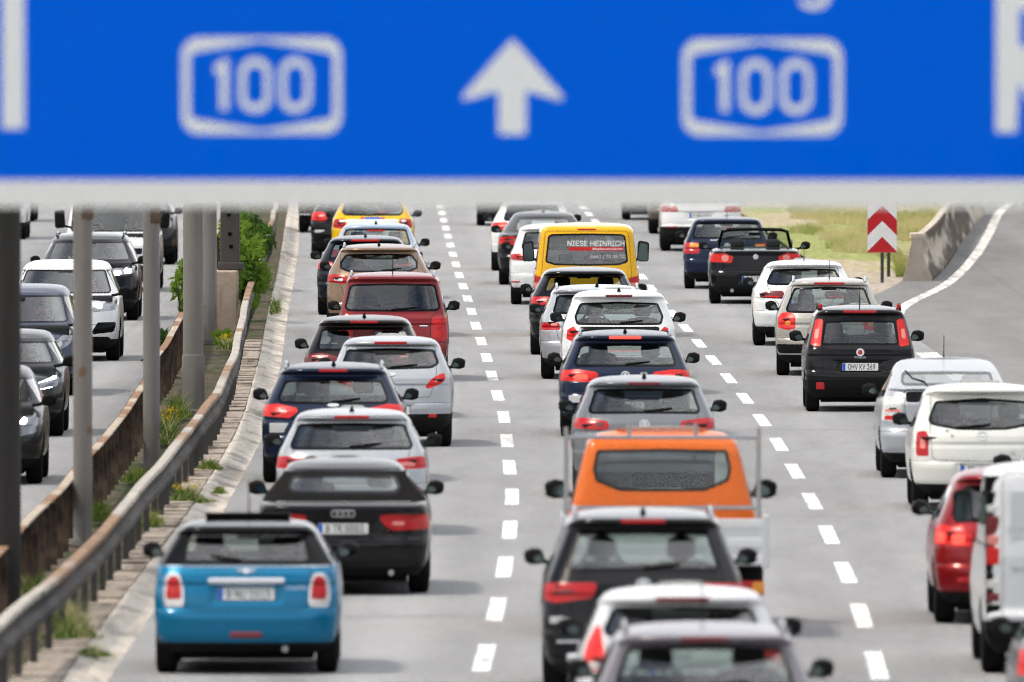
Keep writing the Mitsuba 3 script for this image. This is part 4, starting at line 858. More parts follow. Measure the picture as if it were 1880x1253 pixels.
car('dark_hatchback', 'dark brown black hatchback with smoked dark red lights beside the guard rail', -2.12, 245.6, 4.3, 1.76, 1.46, 'brown_black', belt=.94, hood=.92, lean=.42, lip=.16, roofw=.72, roofcol=None,
    rw=[(-.2, .97), (.64, .97), (.58, 1.28), (-.2, 1.31)], lights=[([(.36, .89), (.42, .79), (1.05, .80), (1.05, .91), (.60, .94)], 'dark_red_lens', [([(.50, .88), (.78, .88), (.78, .905), (.50, .905)], 'pink_lens')])], seam=[(-.2, .6), (.56, .62), (.66, 1.0), (.6, 1.36), (-.2, 1.36)], plate=.42, badge='disc', badge_z=.93, brake=.2, heads=(-.36, .36))
car('red_van', 'dark red boxy people carrier with large tinted rear window and roof rails', -1.86, 267, 4.35, 1.75, 1.68, 'red', belt=1.05, hood=1.0, style='suv', lean=.22, lip=.06, roofw=.80, cr=.30, pr=4.0,
    rw=[(-.2, 1.08), (.64, 1.09), (.70, 1.14), (.63, 1.47), (.58, 1.51), (-.2, 1.53)], rglass='glass_dark', sglass='glass_dark', lights=[([(.60, .64), (.95, .64), (.95, 1.0), (.61, 1.0)], 'red_lens', [([(.64, .69), (.76, .69), (.76, .79), (.64, .79)], 'bright_red_lens'), ([(.64, .86), (.76, .86), (.76, .96), (.64, .96)], 'bright_red_lens')])], seam=[(-.2, .56), (.58, .58), (.60, 1.0), (.72, 1.1), (.66, 1.58), (-.2, 1.58)], plate=.72, badge='disc', badge_z=.96, rails='alloy', antenna='rod', wiper=(-.02, .42), reflect=[((.42, .55, .85, .88), 'chrome')])
car('beige_crossover', 'beige gold crossover car tucked behind the red van', -2.31, 297.5, 4.4, 1.84, 1.60, 'beige', belt=1.12, hood=1.0, style='suv', lean=.4, lip=.14, roofw=.72, pr=2.7, cr=.5, driver='beige gold crossover',
    rw=[(-.2, 1.12), (.50, 1.13), (.63, 1.19), (.63, 1.30), (.54, 1.43), (-.2, 1.455)], rglass='glass_clear', lights=[([(.50, .98), (.60, .92), (1.12, .98), (1.12, 1.08), (.58, 1.09)], 'red_lens', [([(.62, .97), (.82, .98), (.80, 1.03), (.62, 1.02)], 'clear_lens')])], seam=[(-.2, .66), (.6, .70), (.68, 1.0), (.66, 1.5), (-.2, 1.5)], plate=.5, badge='diamond', badge_z=1.04, rails='alloy', wiper=(.05, .40), wr=.35, dark_top=.42)
car('black_hatchback', 'black hatchback with pale reflecting roof and lit high brake light, left of the beige crossover', -2.70, 315.5, 4.3, 1.80, 1.45, 'blue_black', belt=.98, hood=.92, lean=.40, lip=.16, roofw=.72, roofcol=None,
    rw=[(-.2, 1.03), (.64, 1.03), (.54, 1.31), (-.2, 1.33)], lights=[([(.55, .85), (1.05, .85), (1.05, .98), (.62, .98)], 'red_lens')], seam=[(-.2, .6), (.58, .62), (.66, 1.0), (.6, 1.36), (-.2, 1.36)], plate=.75, brake=(.26, 'bright_red_lens'))
car('ice_blue_car', 'light blue grey car with lit high brake light, right behind the yellow car', -2.62, 329.8, 4.3, 1.76, 1.46, 'ice_blue', belt=.98, hood=.92, lean=.44, roofw=.72,
    rw=[(-.2, 1.03), (.64, 1.03), (.55, 1.34), (-.2, 1.36)], lights=[([(.60, .82), (1.0, .82), (1.0, .96), (.64, .96)], 'red_lens')], plate=.75, brake=None, reflect=[((.0, .17, 1.30, 1.335), 'bright_red_lens')], lip=.03)
car('yellow_car', 'yellow car with blue and red stripe over a white tailgate, half hidden under the sign', -2.97, 365.5, 4.2, 1.78, 1.50, 'yellow', belt=1.0, hood=.94, lean=.4, roofw=.72, pr=2.6, cr=.5,
    rw=[(-.2, 1.05), (.55, 1.06), (.62, 1.14), (.55, 1.36), (-.2, 1.38)], lights=[([(.56, .82), (.68, .78), (.94, .80), (.92, .97), (.60, 1.0)], 'red_lens', [([(.62, .92), (.74, .92), (.74, .97), (.62, .97)], 'clear_lens')])], grille=[([(.10, .70), (.56, .70), (.56, 1.0), (.10, 1.0)], 'paint_white'), ] and [([(-.2, .985), (.18, .985), (.18, 1.03), (-.2, 1.03)], 'plate_blue'), ([(.18, .985), (.26, .985), (.26, 1.03), (.18, 1.03)], 'red_lens'), ([(-.2, .62), (.5, .62), (.56, .985), (-.2, .985)], 'paint_white')], plate=.72, wiper=(.02, .36))
car('black_car', 'black car with red light, left of the yellow car under the sign', -3.50, 373.9, 4.4, 1.80, 1.46, 'black', belt=.98, hood=.92, lean=.42, roofw=.72,
    rw=[(-.2, 1.03), (.62, 1.03), (.54, 1.31), (-.2, 1.33)], lights=[([(.52, .86), (.60, .80), (1.05, .84), (1.05, 1.0), (.60, 1.02)], 'bright_red_lens')], plate=.75, reflect=[((.55, .80, .56, .62), 'clear_lens')])
car('brown_car', 'dark brown car of which only the left rear wheel shows at the far kerb', -4.20, 408, 4.4, 1.80, 1.55, 'bronze', belt=1.0, hood=.92, lean=.4, rw=[(-.2, 1.05), (.62, 1.05), (.54, 1.38), (-.2, 1.4)], lights=[([(.55, .85), (1.05, .85), (1.05, 1.0), (.62, 1.0)], 'red_lens')], plate=.75, dark=.42, reflect=[((.4, .86, .42, .45), 'chrome')], ds=.04)

# --- middle lane
car('mauve_grey_estate', 'mauve grey estate car lowest in the middle lane, only roof and window visible', 1.48, 131.2, 4.6, 1.80, 1.50, 'mauve_grey', belt=1.0, hood=.94, lean=.42, lip=.14, roofw=.74,
    rw=[(-.2, 1.03), (.66, 1.03), (.56, 1.35), (-.2, 1.37)], lights=[([(.55, .85), (1.05, .85), (1.05, .98), (.62, .98)], 'red_lens')], seam=[(-.2, .6), (.58, .62), (.70, 1.0), (.62, 1.42), (-.2, 1.42)], plate=.75, brake=(.18, 'dark_red_lens'), rails='paint_mauve_grey', heads=(-.36, .36), antenna='front_rod', people=[(.36, 'f', 'dark_cloth', 'passenger at the right front seat of the mauve grey estate car, seen from behind')], ds=.024)
car('white_hatchback', 'white hatchback with tall red corner light, just ahead of the mauve grey estate', 1.39, 139.6, 4.0, 1.73, 1.49, 'white_silver', belt=1.02, hood=.96, lean=.36, lip=.14, roofw=.75, cr=.52, pr=2.6, driver='white hatchback at the bottom',
    rw=[(-.2, 1.06), (.50, 1.08), (.62, 1.14), (.52, 1.34), (-.2, 1.355)], lights=[([(.62, .88), (.70, .82), (.92, .86), (.90, 1.05), (.80, 1.18), (.72, 1.19), (.66, 1.0)], 'bright_red_lens', [([(.66, .85), (.86, .85), (.86, .90), (.66, .90)], 'clear_lens')])], seam=[(-.2, .66), (.54, .68), (.62, 1.0), (.58, 1.38), (-.2, 1.38)], plate=.80, badge='oval', badge_z=.98, antenna=None, brake=(.22, 'dark_red_lens'), heads=(-.36, .36), ds=.024)
def tig_extra(key, k, T0, on):
    for s in (-1, 1): part(key, 'exhaust_trim', rbox(-.14, .14, -.02, .03, -.045, .045, .03), 'chrome', T0 @ T().translate([s * .55, k.rear_at(.55, .36) - .0, .36]))
    part(key, 'chrome_strip', rbox(-.78, .78, -.012, .02, -.012, .012, .008), 'chrome', T0 @ T().translate([0, .03, .50]))
car('black_suv', 'large black sport utility vehicle with wide red lights and chrome exhausts, behind the orange truck', 1.18, 154.0, 4.5, 1.84, 1.65, 'black', style='suv', belt=1.08, hood=1.0, lean=.40, lip=.16, roofw=.73, cr=.36, pr=3.2, roofcol=None, driver='large black sport utility vehicle',
    rw=[(-.2, 1.13), (.66, 1.12), (.55, 1.47), (-.2, 1.49)], rglass='glass_clear', lights=[([(.42, .99), (.46, .89), (.80, .84), (1.10, .90), (1.10, 1.01), (.42, 1.025)], 'red_lens', [([(.62, .93), (.84, .90), (.84, .955), (.62, .965)], 'dark_red_lens')])], seam=[(-.2, .62), (.60, .64), (.72, 1.06), (.64, 1.56), (-.2, 1.56)], plate=.84, plate_text='B PL 7340', badge='letters_in_ring', badge_z=1.00, badge_r=.07, rails='alloy', brake=.2, heads=(-.36, .36), bz=.60, dark=.30, wr=.345, extra=tig_extra, wiper=(.0, .34), people=[(.36, 'f', 'dark_cloth', 'front passenger in the large black sport utility vehicle, seen from behind')], reflect=[((.62, .84, .66, .72), 'clear_lens')], ds=.024)
def pickup(key, k, T0, on):
    hw = .99
    floor = .70
    part(key, 'bed_floor', rbox(-hw, hw, -3.0, -.12, floor, floor + .08, .015), 'alloy', T0)
    part(key, 'tailboard', rbox(-hw, hw, -3.03, -2.99, floor + .02, floor + .46, .012), 'paint_white_silver', T0)
    for z in (floor + .06, floor + .23, floor + .42): part(key, 'tailboard_rib', rbox(-hw + .02, hw - .02, -3.05, -3.02, z - .045, z + .045, .01), 'paint_white', T0)
    for s in (-1, 1):
        part(key, 'side_board', rbox(s * hw - .02, s * hw + .02, -2.98, -.14, floor + .02, floor + .46, .012), 'paint_white_silver', T0)
        part(key, 'corner_post', rbox(s * (hw - .01) - .035, s * (hw - .01) + .035, -3.05, -2.97, floor - .02, floor + .50, .01), 'paint_white_silver', T0)
        part(key, 'mudguard', rbox(s * .80 - .17, s * .80 + .17, -2.35, -1.55, .35, .72, .06), 'black_plastic', T0)
        lk = part(key, 'tail_light', rbox(s * .80 - .17, s * .80 + .17, -2.96, -2.90, .42, .56, .02), 'red_lens', T0)
        part(lk, 'lamp', rbox(s * .91 - .06, s * .91 + .06, -2.975, -2.94, .43, .55, .02), 'amber_lens', T0)
        part(key, 'headboard_post', tube([(s * .955, -.2, floor), (s * .955, -.2, 1.98)], .022, 8), 'alloy', T0)
        part(key, 'headboard_post', tube([(s * .33, -.2, 1.88), (s * .33, -.2, 2.02)], .02, 8), 'alloy', T0)
    for z in (1.88, 1.18): part(key, 'headboard_rail', tube([(-.955, -.2, z), (.955, -.2, z)], .02, 8), 'alloy', T0)
    w = .0010; grid = [box(-.95 + .0275 * i - w, -.95 + .0275 * i + w, -.203, -.199, 1.18, 1.88) for i in range(70)] + [box(-.95, .95, -.199, -.195, 1.18 + .0275 * i - w, 1.18 + .0275 * i + w) for i in range(26)]
    part(key, 'headboard_mesh', cat(grid), 'mesh_grey', T0, smooth=False)
    part(key, 'chassis', cat([box(-.45, -.35, -2.9, .3, .42, .66), box(.35, .45, -2.9, .3, .42, .66)]), 'under', T0)
    part(key, 'rear_bumper', rbox(-.9, .9, -2.98, -2.88, .34, .42, .02), 'black_plastic', T0)
    wp = wheel_plies()
    for s in (-1, 1):
        w_ = T0 @ T().translate([s * .80, -1.95, .33]).rotate([0, 1, 0], 90 * s).scale(.33 / .32); part(f'{key}__wheel_{s + 5:03d}', 'tyre', wp['tyre'], 'rubber', w_); part(f'{key}__wheel_{s + 5:03d}', 'rim', wp['rim'], 'alloy', w_)
car('orange_pickup_truck', 'orange dropside pickup truck with white load bed and wire mesh headboard', 1.49, 170.3, 2.35, 1.90, 1.94, 'orange', category='truck', style='pickup', belt=1.12, hood=1.05, rear=[(.3, .05), (.6, .0), (1.2, .03), (1.72, .20), (1.82, .25), (1.89, .34), (1.93, .6), (1.94, .9)], roofw=.80, cr=.16, pr=4.5, cf=.6, ws_run=.55, hl=.55,
    width=[(.3, .93), (.5, 1.0), (1.1, .99), (1.22, .955), (1.70, .83), (1.82, .78), (1.90, .66), (1.94, .4)],
    rw=[(-.2, 1.33), (.42, 1.335), (.66, 1.43), (.69, 1.55), (.65, 1.745), (-.2, 1.76)], rwr=.04, rglass='glass_clear', bz=0, dark=.36, antenna=None, wiper=False, wr=.33, overhang=-1.95, wb=3.5, mirror_z=1.30, mirror_scale=1.25, mirrors='black_plastic', extra=pickup, people=[(.30, 'f', 'dark_cloth', 'person seated in the cab of the orange truck, seen from behind through the mesh')], ds=.026)
car('grey_hatchback', 'metallic grey hatchback ahead of the orange truck, round badge between two red lights', 1.62, 209.8, 4.2, 1.79, 1.48, 'grey', belt=.99, hood=.94, lean=.38, lip=.14, roofw=.74, roofcol=None, cr=.46, driver='metallic grey hatchback',
    rw=[(-.2, 1.04), (.66, 1.03), (.56, 1.33), (-.2, 1.35)], lights=[([(.42, .87), (.50, .84), (1.0, .86), (1.0, .97), (.78, .985), (.46, .95)], 'red_lens', [([(.50, .87), (.60, .87), (.60, .94), (.50, .93)], 'dark_red_lens')])], seam=[(-.2, .62), (.44, .64), (.66, 1.0), (.6, 1.4), (-.2, 1.4)], plate=.68, badge='letters_in_ring', badge_z=.91, badge_r=.062, brake=(.2, 'dark_red_lens'), heads=(-.36, .36), wiper=(.0, .34))
car('blue_grey_wagon', 'dark blue grey estate car with all brake lights lit and roof rails', 1.56, 236.2, 4.6, 1.83, 1.45, 'navy', belt=.95, hood=.94, lean=.40, lip=.13, roofw=.74, roofcol=None, driver='dark blue grey estate car',
    rw=[(-.2, .975), (.68, .97), (.58, 1.27), (-.2, 1.29)], lights=[([(.36, .86), (.44, .76), (1.05, .78), (1.05, .91), (.66, .935), (.40, .90)], 'bright_red_lens', [([(.52, .79), (.72, .79), (.72, .87), (.52, .87)], 'lit_red')])], seam=[(-.2, .62), (.40, .64), (.66, .95), (.6, 1.37), (-.2, 1.37)], plate=.44, badge='letters_in_ring', badge_z=.86, badge_r=.06, brake=(.22, 'lit_glow'), rails='alloy', heads=(-.36, .36), wiper=(-.0, .34), reflect=[((.58, .78, .48, .58), 'clear_lens')])
car('white_compact', 'white small car with a black panel under its rear window, behind the silver estate', 1.615, 258.8, 4.0, 1.76, 1.57, 'white', belt=1.05, hood=.98, lean=.34, lip=.15, roofw=.76, cr=.5, pr=2.6, driver='white small car',
    rw=[(-.2, 1.05), (.60, 1.055), (.63, 1.18), (.55, 1.38), (-.2, 1.41)], grille=[([(-.2, .91), (.58, .91), (.62, 1.03), (-.2, 1.03)], 'gloss_black')], lights=[([(.54, .84), (.62, .78), (.86, .84), (.84, .98), (.70, 1.03)], 'bright_red_lens', [([(.56, .86), (.62, .82), (.66, .88), (.60, .92)], 'clear_lens')])], plate=.42, antenna='fin', brake=(.2, 'dark_red_lens'), heads=(-.36, .36), wiper=(.02, .36))
car('silver_estate', 'silver estate car seen mostly from its left side behind the white small car', 1.33, 268.2, 4.4, 1.80, 1.46, 'pale_silver', belt=.98, hood=.94, lean=.36, roofw=.76,
    rw=[(-.2, 1.03), (.66, 1.02), (.58, 1.31), (-.2, 1.33)], lights=[([(.58, .77), (1.05, .77), (1.05, .89), (.60, .89)], 'red_lens', [([(.62, .84), (.74, .84), (.74, .88), (.62, .88)], 'pink_lens')])], seam=[(-.2, .6), (.6, .62), (.68, 1.0), (.62, 1.38), (-.2, 1.38)], plate=.78, rails='paint_pale_silver', antenna='fin')
car('black_estate', 'black car with pale reflecting roof just behind the yellow van', 1.20, 284.3, 4.5, 1.84, 1.44, 'black', belt=.98, hood=.92, lean=.42, lip=.18, roofw=.72, roofcol=None,
    rw=[(-.2, 1.03), (.64, 1.03), (.55, 1.30), (-.2, 1.32)], lights=[([(.50, .88), (.58, .82), (1.05, .86), (1.05, .96), (.60, .97)], 'red_lens', [([(.62, .88), (.82, .88), (.82, .92), (.62, .92)], 'pink_lens')])], plate=.75, antenna=None, reflect=[((.5, .74, .52, .58), 'clear_lens')])
def vanprint(key, k, T0, on):
    part(key, 'window_lettering', text('NIESE HEINRICH', .088, .003, True), 'plate_white', on(.16, 1.63, .012)); part(key, 'window_red_bar', rbox(-.47, .47, -.004, .004, -.032, .032, .003), 'bright_red_lens', T0 @ T().translate([.16, k.rear_at(.16, 1.535) - .012, 1.535]))
    part(key, 'window_lettering', text('Metallbau und Service', .036, .003, True), 'plate_white', on(.36, 1.535, .022)); part(key, 'window_lettering', text('0451 / 70 05 01', .055, .003), 'plate_white', on(.36, 1.40, .012))
car('yellow_van', 'bright yellow van with white and red lettering on its rear window', 1.295, 297.5, 4.9, 1.88, 1.96, 'van_yellow', category='van', style='van', belt=1.15, hood=1.08, roofw=.84, cr=.2, pr=4.5, ws_run=.8, hl=.75,
    rw=[(-.2, 1.235), (.55, 1.25), (.72, 1.30), (.67, 1.76), (.60, 1.79), (-.2, 1.805)], rglass='glass_dark', sglass='glass_dark', lights=[([(.72, .72), (1.0, .72), (1.0, 1.06), (.90, 1.07), (.73, 1.03)], 'red_lens', [([(.73, .89), (1.0, .89), (1.0, .95), (.73, .95)], 'pink_lens'), ([(.73, .72), (1.0, .72), (1.0, .86), (.73, .86)], 'amber_lens')])], seam=[(-.2, .56), (.70, .57), (.78, 1.1), (.72, 1.84), (-.2, 1.84)], plate=.82, badge='letters_in_ring', badge_z=1.16, badge_r=.065, antenna=None, wiper=False, reflect=[((.0, .16, 1.855, 1.885), 'bright_red_lens')], wr=.335, extra=vanprint, mirror_z=1.32)
car('white_crossover', 'white car peeping out left of the yellow van', .85, 324.8, 4.3, 1.80, 1.52, 'white', belt=1.0, hood=.94, lean=.36, roofw=.76,
    rw=[(-.2, 1.05), (.64, 1.05), (.56, 1.37), (-.2, 1.39)], lights=[([(.48, .90), (.56, .84), (1.05, .86), (1.05, .95), (.60, .97)], 'red_lens')], plate=.72, reflect=[((.60, .86, .42, .45), 'red_lens')])
car('black_coupe', 'black saloon with curved pale rear window, further left and ahead of the yellow van', .63, 344, 4.6, 1.84, 1.46, 'black', style='sedan', belt=1.0, hood=.92, roofw=.66, roofcol=None, rear=sedan_rear(1.46, 1.0, .9, .45),
    rw=[(-.2, 1.06), (.60, 1.06), (.50, 1.33), (-.2, 1.36)], lights=[([(.45, .92), (.52, .80), (1.05, .82), (1.05, .95), (.60, .98)], 'bright_red_lens', [([(.55, .89), (.80, .89), (.80, .93), (.55, .93)], 'pink_lens')])], plate=.75, antenna='fin', wiper=False)
car('white_far_hatchback', 'white car with bright red light, furthest white one in the middle lane', .43, 359, 4.2, 1.78, 1.50, 'white', belt=1.0, hood=.94, lean=.4, roofw=.70, pr=2.6,
    rw=[(-.2, 1.05), (.58, 1.05), (.48, 1.37), (-.2, 1.39)], lights=[([(.44, .94), (.50, .82), (1.0, .86), (1.0, 1.0), (.55, 1.02)], 'bright_red_lens')], plate=.72, dark=.40)
car('bronze_suv', 'dark bronze car half hidden by the sign at the far end of the middle lane', .01, 418, 4.5, 1.80, 1.66, 'bronze', style='suv', belt=1.05, hood=1.0, lean=.3, rw=[(-.2, 1.1), (.62, 1.1), (.55, 1.5), (-.2, 1.52)], lights=[([(.55, .9), (1.05, .9), (1.05, 1.05), (.62, 1.05)], 'red_lens')], plate=.72, dark=.46, ds=.04)

# --- right lane
car('corner_car', 'car at the bottom right corner of which only a red tail light corner shows', 5.03, 140.2, 4.2, 1.80, 1.46, 'grey', belt=1.0, hood=.94, lean=.4, rw=[(-.2, 1.05), (.62, 1.05), (.54, 1.33), (-.2, 1.35)], lights=[([(.58, .78), (1.15, .76), (1.15, .97), (.66, .99)], 'bright_red_lens')], plate=.72, pr=2.6)
def trafic(key, k, T0, on):
    for s in (-1, 1):
        P = lambda z0, z1, m, x0=.80, x1=.915, nm='lamp', o=.022: part(f'{key}__light_column' + ('' if s < 0 else '_001'), nm, rbox(-(x1 - x0) / 2, (x1 - x0) / 2, -o, .03, -(z1 - z0) / 2, (z1 - z0) / 2, .01), m, T0 @ T().translate([s * (x0 + x1) / 2, k.rear_at((x0 + x1) / 2, (z0 + z1) / 2) + .01, (z0 + z1) / 2]))
        for zz in np.arange(.36, 1.84, .148): P(zz, zz + .147, 'gloss_black', .79, .93, 'backing', .004)
        P(1.50, 1.57, 'clear_lens'); P(1.30, 1.47, 'dark_red_lens'); P(1.20, 1.29, 'pink_lens'); P(1.02, 1.18, 'bright_red_lens'); P(.80, .88, 'clear_lens'); P(.68, .76, 'dark_red_lens'); P(.58, .66, 'clear_lens')
    part(key, 'door_handle', rbox(-.22, .22, -.05, .03, -.03, .03, .02), 'black_plastic', T0 @ T().translate([-.20, k.rear_at(.2, .68), .70]))
    part(key, 'door_seam', box(-.006, .006, k.rear_at(0, .9) - .004, k.rear_at(0, .9) + .02, .55, 1.72), 'gloss_black', T0)
    part(key, 'window_frame', rbox(-.70, -.08, -.004, .02, 1.18, 1.70, .003), 'paint_white_silver', T0 @ T().translate([0, .1, 0]))
    for i, tx in enumerate(('Tischlerei', 'Fenster', 'Treppen', 'Innenausbau', 'Montage')): part(key, 'door_lettering', text(tx, .05, .003), 'sign_back', on(-.52, 1.60 - .085 * i, .004))
    part(key, 'lettering', text('TRAFIC', .05, .006, True), 'chrome', on(-.58, .98, .006))
car('white_van', 'white delivery van at the right edge with tall black light columns', 5.31, 158.7, 5.0, 1.95, 1.92, 'white_silver', category='van', style='van', belt=1.15, hood=1.08, roofw=.88, cr=.18, pr=4.8, ws_run=.85, hl=.75, rw=None, lights=(), seam=[(-.2, .52), (.77, .52), (.77, 1.86), (-.2, 1.86)], bz=.50, dark=.30, dark_top=.52, plate=.57, plate_text='B MR 3092', antenna=None, wiper=False, wr=.335, sglass='glass_dark', mirror_z=1.34, mirror_scale=.9, extra=trafic, seats=True, ds=.026)
car('crimson_hatchback', 'dark red hatchback with bright brake lights just left of the white delivery van', 5.08, 170.5, 4.2, 1.79, 1.53, 'crimson', belt=1.0, hood=.94, lean=.36, lip=.12, roofw=.72, cr=.46, pr=2.8, driver='dark red hatchback',
    rw=[(-.2, 1.03), (.62, 1.03), (.66, 1.10), (.54, 1.37), (-.2, 1.39)], lights=[([(.50, .90), (.52, .78), (1.06, .80), (1.06, .97), (.80, .99)], 'bright_red_lens', [([(.58, .80), (.72, .80), (.72, .90), (.58, .90)], 'lit_red'), ([(.80, .81), (.94, .82), (.94, .92), (.80, .91)], 'lit_red')])], seam=[(-.2, .60), (.50, .62), (.66, 1.0), (.6, 1.42), (-.2, 1.42)], plate=.58, badge='oval', badge_z=.95, brake=.2, mirrors='gloss_black', reflect=[((.40, .66, .42, .47), 'red_lens')], ds=.026)
car('white_exit_car', 'white car at the right picture edge showing only its dark left windows and mirror', 6.42, 186.5, 4.3, 1.84, 1.52, 'white', belt=.98, hood=.94, lean=.36, rw=[(-.2, 1.05), (.62, 1.05), (.54, 1.36), (-.2, 1.38)], lights=[([(.58, .82), (1.0, .82), (1.0, .97), (.64, .97)], 'red_lens')], plate=.72, sglass='glass_dark', mirrors='black_plastic', mirror_scale=1.15)
def micra_extra(key, k, T0, on):
    part(key, 'lettering', text('MICRA', .045, .004), 'alloy', on(.30, .70, .004))
    for (px, pz) in ((-.42, .96), (-.36, .90)): part(key, 'sticker', emblem('disc', .02), 'sign_back', on(px, pz, .002))
car('pearl_hatchback', 'pearl white rounded small hatchback behind the dark red hatchback at the right', 5.62, 205, 3.85, 1.72, 1.51, 'pearl', belt=.97, hood=.96, lean=.34, lip=.13, roofw=.76, cr=.5, pr=2.5, driver='pearl white small hatchback',
    rw=[(-.2, .965), (.28, .975), (.57, 1.03), (.60, 1.09), (.52, 1.31), (-.2, 1.36)], rglass='glass_smoke', sglass='glass_dark', lights=[([(.66, .66), (.84, .66), (.86, .72), (.86, .94), (.70, .96), (.66, .90)], 'red_lens', [([(.70, .75), (.78, .75), (.78, .88), (.70, .86)], 'pink_lens')])], seam=[(-.2, .60), (.60, .62), (.62, 1.0), (.6, 1.42), (-.2, 1.42)], plate=.50, badge='bar_ring', badge_z=.90, badge_r=.065, antenna=None, brake=None, wiper=(-.3, .10), extra=micra_extra, mirrors='black_plastic', wr=.30, heads=(-.36, .36), ds=.026)
def prius_extra(key, k, T0, on):
    for (a, b) in ((-.62, -.46), (-.46, -.44)): pass
    part(key, 'wiper_arm', tube([(-.52, k.rear_at(.5, 1.34) - .02, 1.345), (-.44, k.rear_at(.4, 1.26) - .02, 1.26), (-.30, k.rear_at(.3, 1.22) - .02, 1.225), (-.26, k.rear_at(.3, 1.17) - .02, 1.17)], .012, 6), 'black_plastic', T0)
PR = [(.2, .14), (.28, .05), (.4, .01), (.55, .0), (.6, .02), (.64, .06), (.95, .06), (1.12, .17), (1.13, .10), (1.155, .12), (1.33, 1.05), (1.40, 1.5), (1.45, 2.0), (1.475, 2.4), (1.49, 2.7)]
car('silver_liftback', 'silver liftback with split rear glass and clear tail lights, beside the pearl white hatchback', 5.535, 217.8, 4.46, 1.75, 1.49, 'pale_silver', belt=.98, hood=.94, rear=PR, roofw=.72, cr=.40, pr=3.2, ws_run=.9, hl=.8,
    rw=[(-.2, 1.175), (.56, 1.175), (.53, 1.335), (-.2, 1.345)], rglass='glass_clear', grille=[([(-.2, .97), (.54, .97), (.53, 1.10), (-.2, 1.11)], 'gloss_black')], lights=[([(.58, .72), (.90, .74), (.90, 1.04), (.60, 1.04)], 'clear_lens', [([(.60, .74), (.84, .75), (.84, .80), (.60, .80)], 'bright_red_lens'), ([(.60, .84), (.84, .85), (.84, .88), (.60, .88)], 'pink_lens')])], seam=[(-.2, .60), (.52, .62), (.57, 1.13), (-.2, 1.13)], plate=.80, badge='three_ovals', badge_z=.92, antenna='rod', wiper=False, extra=prius_extra, wr=.31)
def panda_extra(key, k, T0, on):
    part(key, 'badge_centre', emblem('disc', .034), 'red_lens', on(0, .865, .023))
    part(key, 'lettering', text('PANDA', .035, .004), 'alloy', on(.0, .795, .004)); part(key, 'handle_bar', rbox(-.40, .40, -.018, .02, -.014, .014, .01), 'gloss_black', T0 @ T().translate([0, k.rear_at(0, .75), .757]))
    for s in (-1, 1): part(key, 'rail_end', rbox(-.03, .03, -.03, .05, -.02, .06, .015), 'red_lens' if s < 0 else 'red_lens', T0 @ T().translate([s * .57, k.at(1.50)[0] + .16, 1.50]))
car('black_city_car', 'black upright city car with tall red pillar lights and a legible white number plate', 5.06, 249.4, 3.65, 1.63, 1.53, 'black', belt=.98, hood=.98, lean=.20, lip=.08, roofw=.78, cr=.30, pr=3.6, ws_run=.6, hl=.8,
    width=[(.2, .9), (.3, .96), (.5, 1.0), (.8, 1.0), (.92, .975), (1.0, .95), (1.38, .82), (1.45, .76), (1.49, .66), (1.515, .48), (1.53, .22)],
    rw=[(-.2, .965), (.50, .965), (.53, 1.0), (.48, 1.32), (-.2, 1.335)], rglass='glass_mid', sglass='glass_mid', lights=[([(.575, .94), (.74, .97), (.665, 1.33), (.61, 1.35), (.535, 1.33)], 'bright_red_lens', [([(.61, 1.06), (.68, 1.06), (.66, 1.20), (.60, 1.20)], 'pink_lens')], .02)], seam=[(-.2, .60), (.56, .60), (.545, .95), (.50, 1.38), (-.2, 1.38)], bz=.46, dark=.46, plate=.655, plate_text='OHV KV 369', badge='disc', badge_z=.865, badge_r=.058, antenna='rod', brake=(.24, 'red_lens'), rails='black_plastic', heads=(-.30, .0, .30), wr=.30, overhang=.58, extra=panda_extra, wiper=False,
    people=[(.33, 'f', 'dark_cloth', 'front passenger in the black upright city car, dark hair, seen from behind'), (-.36, 'f', 'dark_cloth', 'driver of the black upright city car, seen from behind')], reflect=[((.52, .64, .33, .43), 'red_lens')], mirror_scale=1.05, ds=.024)
car('cream_silver_wagon', 'champagne silver small estate car with roof rails and black bumper corners', 5.00, 270.5, 4.15, 1.72, 1.53, 'cream_silver', belt=.98, hood=.96, lean=.36, lip=.06, roofw=.72, cr=.46, pr=2.8, yaw=-.9, driver='champagne silver estate car',
    rw=[(-.2, .99), (.63, .99), (.64, 1.06), (.52, 1.38), (-.2, 1.41)], rglass='glass_mid', sglass='glass_mid', lights=[([(.54, .75), (.66, .72), (.88, .76), (.90, .92), (.80, .99), (.60, 1.0), (.54, .94)], 'bright_red_lens', [([(.62, .80), (.72, .80), (.72, .86), (.62, .86)], 'amber_lens')])], grille=[([(.30, .36), (.80, .36), (.84, .50), (.36, .50)], 'black_plastic')], seam=[(-.2, .58), (.52, .60), (.64, 1.0), (.58, 1.42), (-.2, 1.42)], plate=.68, badge='disc', badge_z=.88, badge_r=.05, antenna='rod', brake=(.24, 'red_lens'), rails='paint_pale_silver', wiper=False, heads=(-.36, .36), people=[(.36, 'f', 'dark_cloth', 'front passenger in the champagne silver small estate car, seen from behind')], ds=.026)
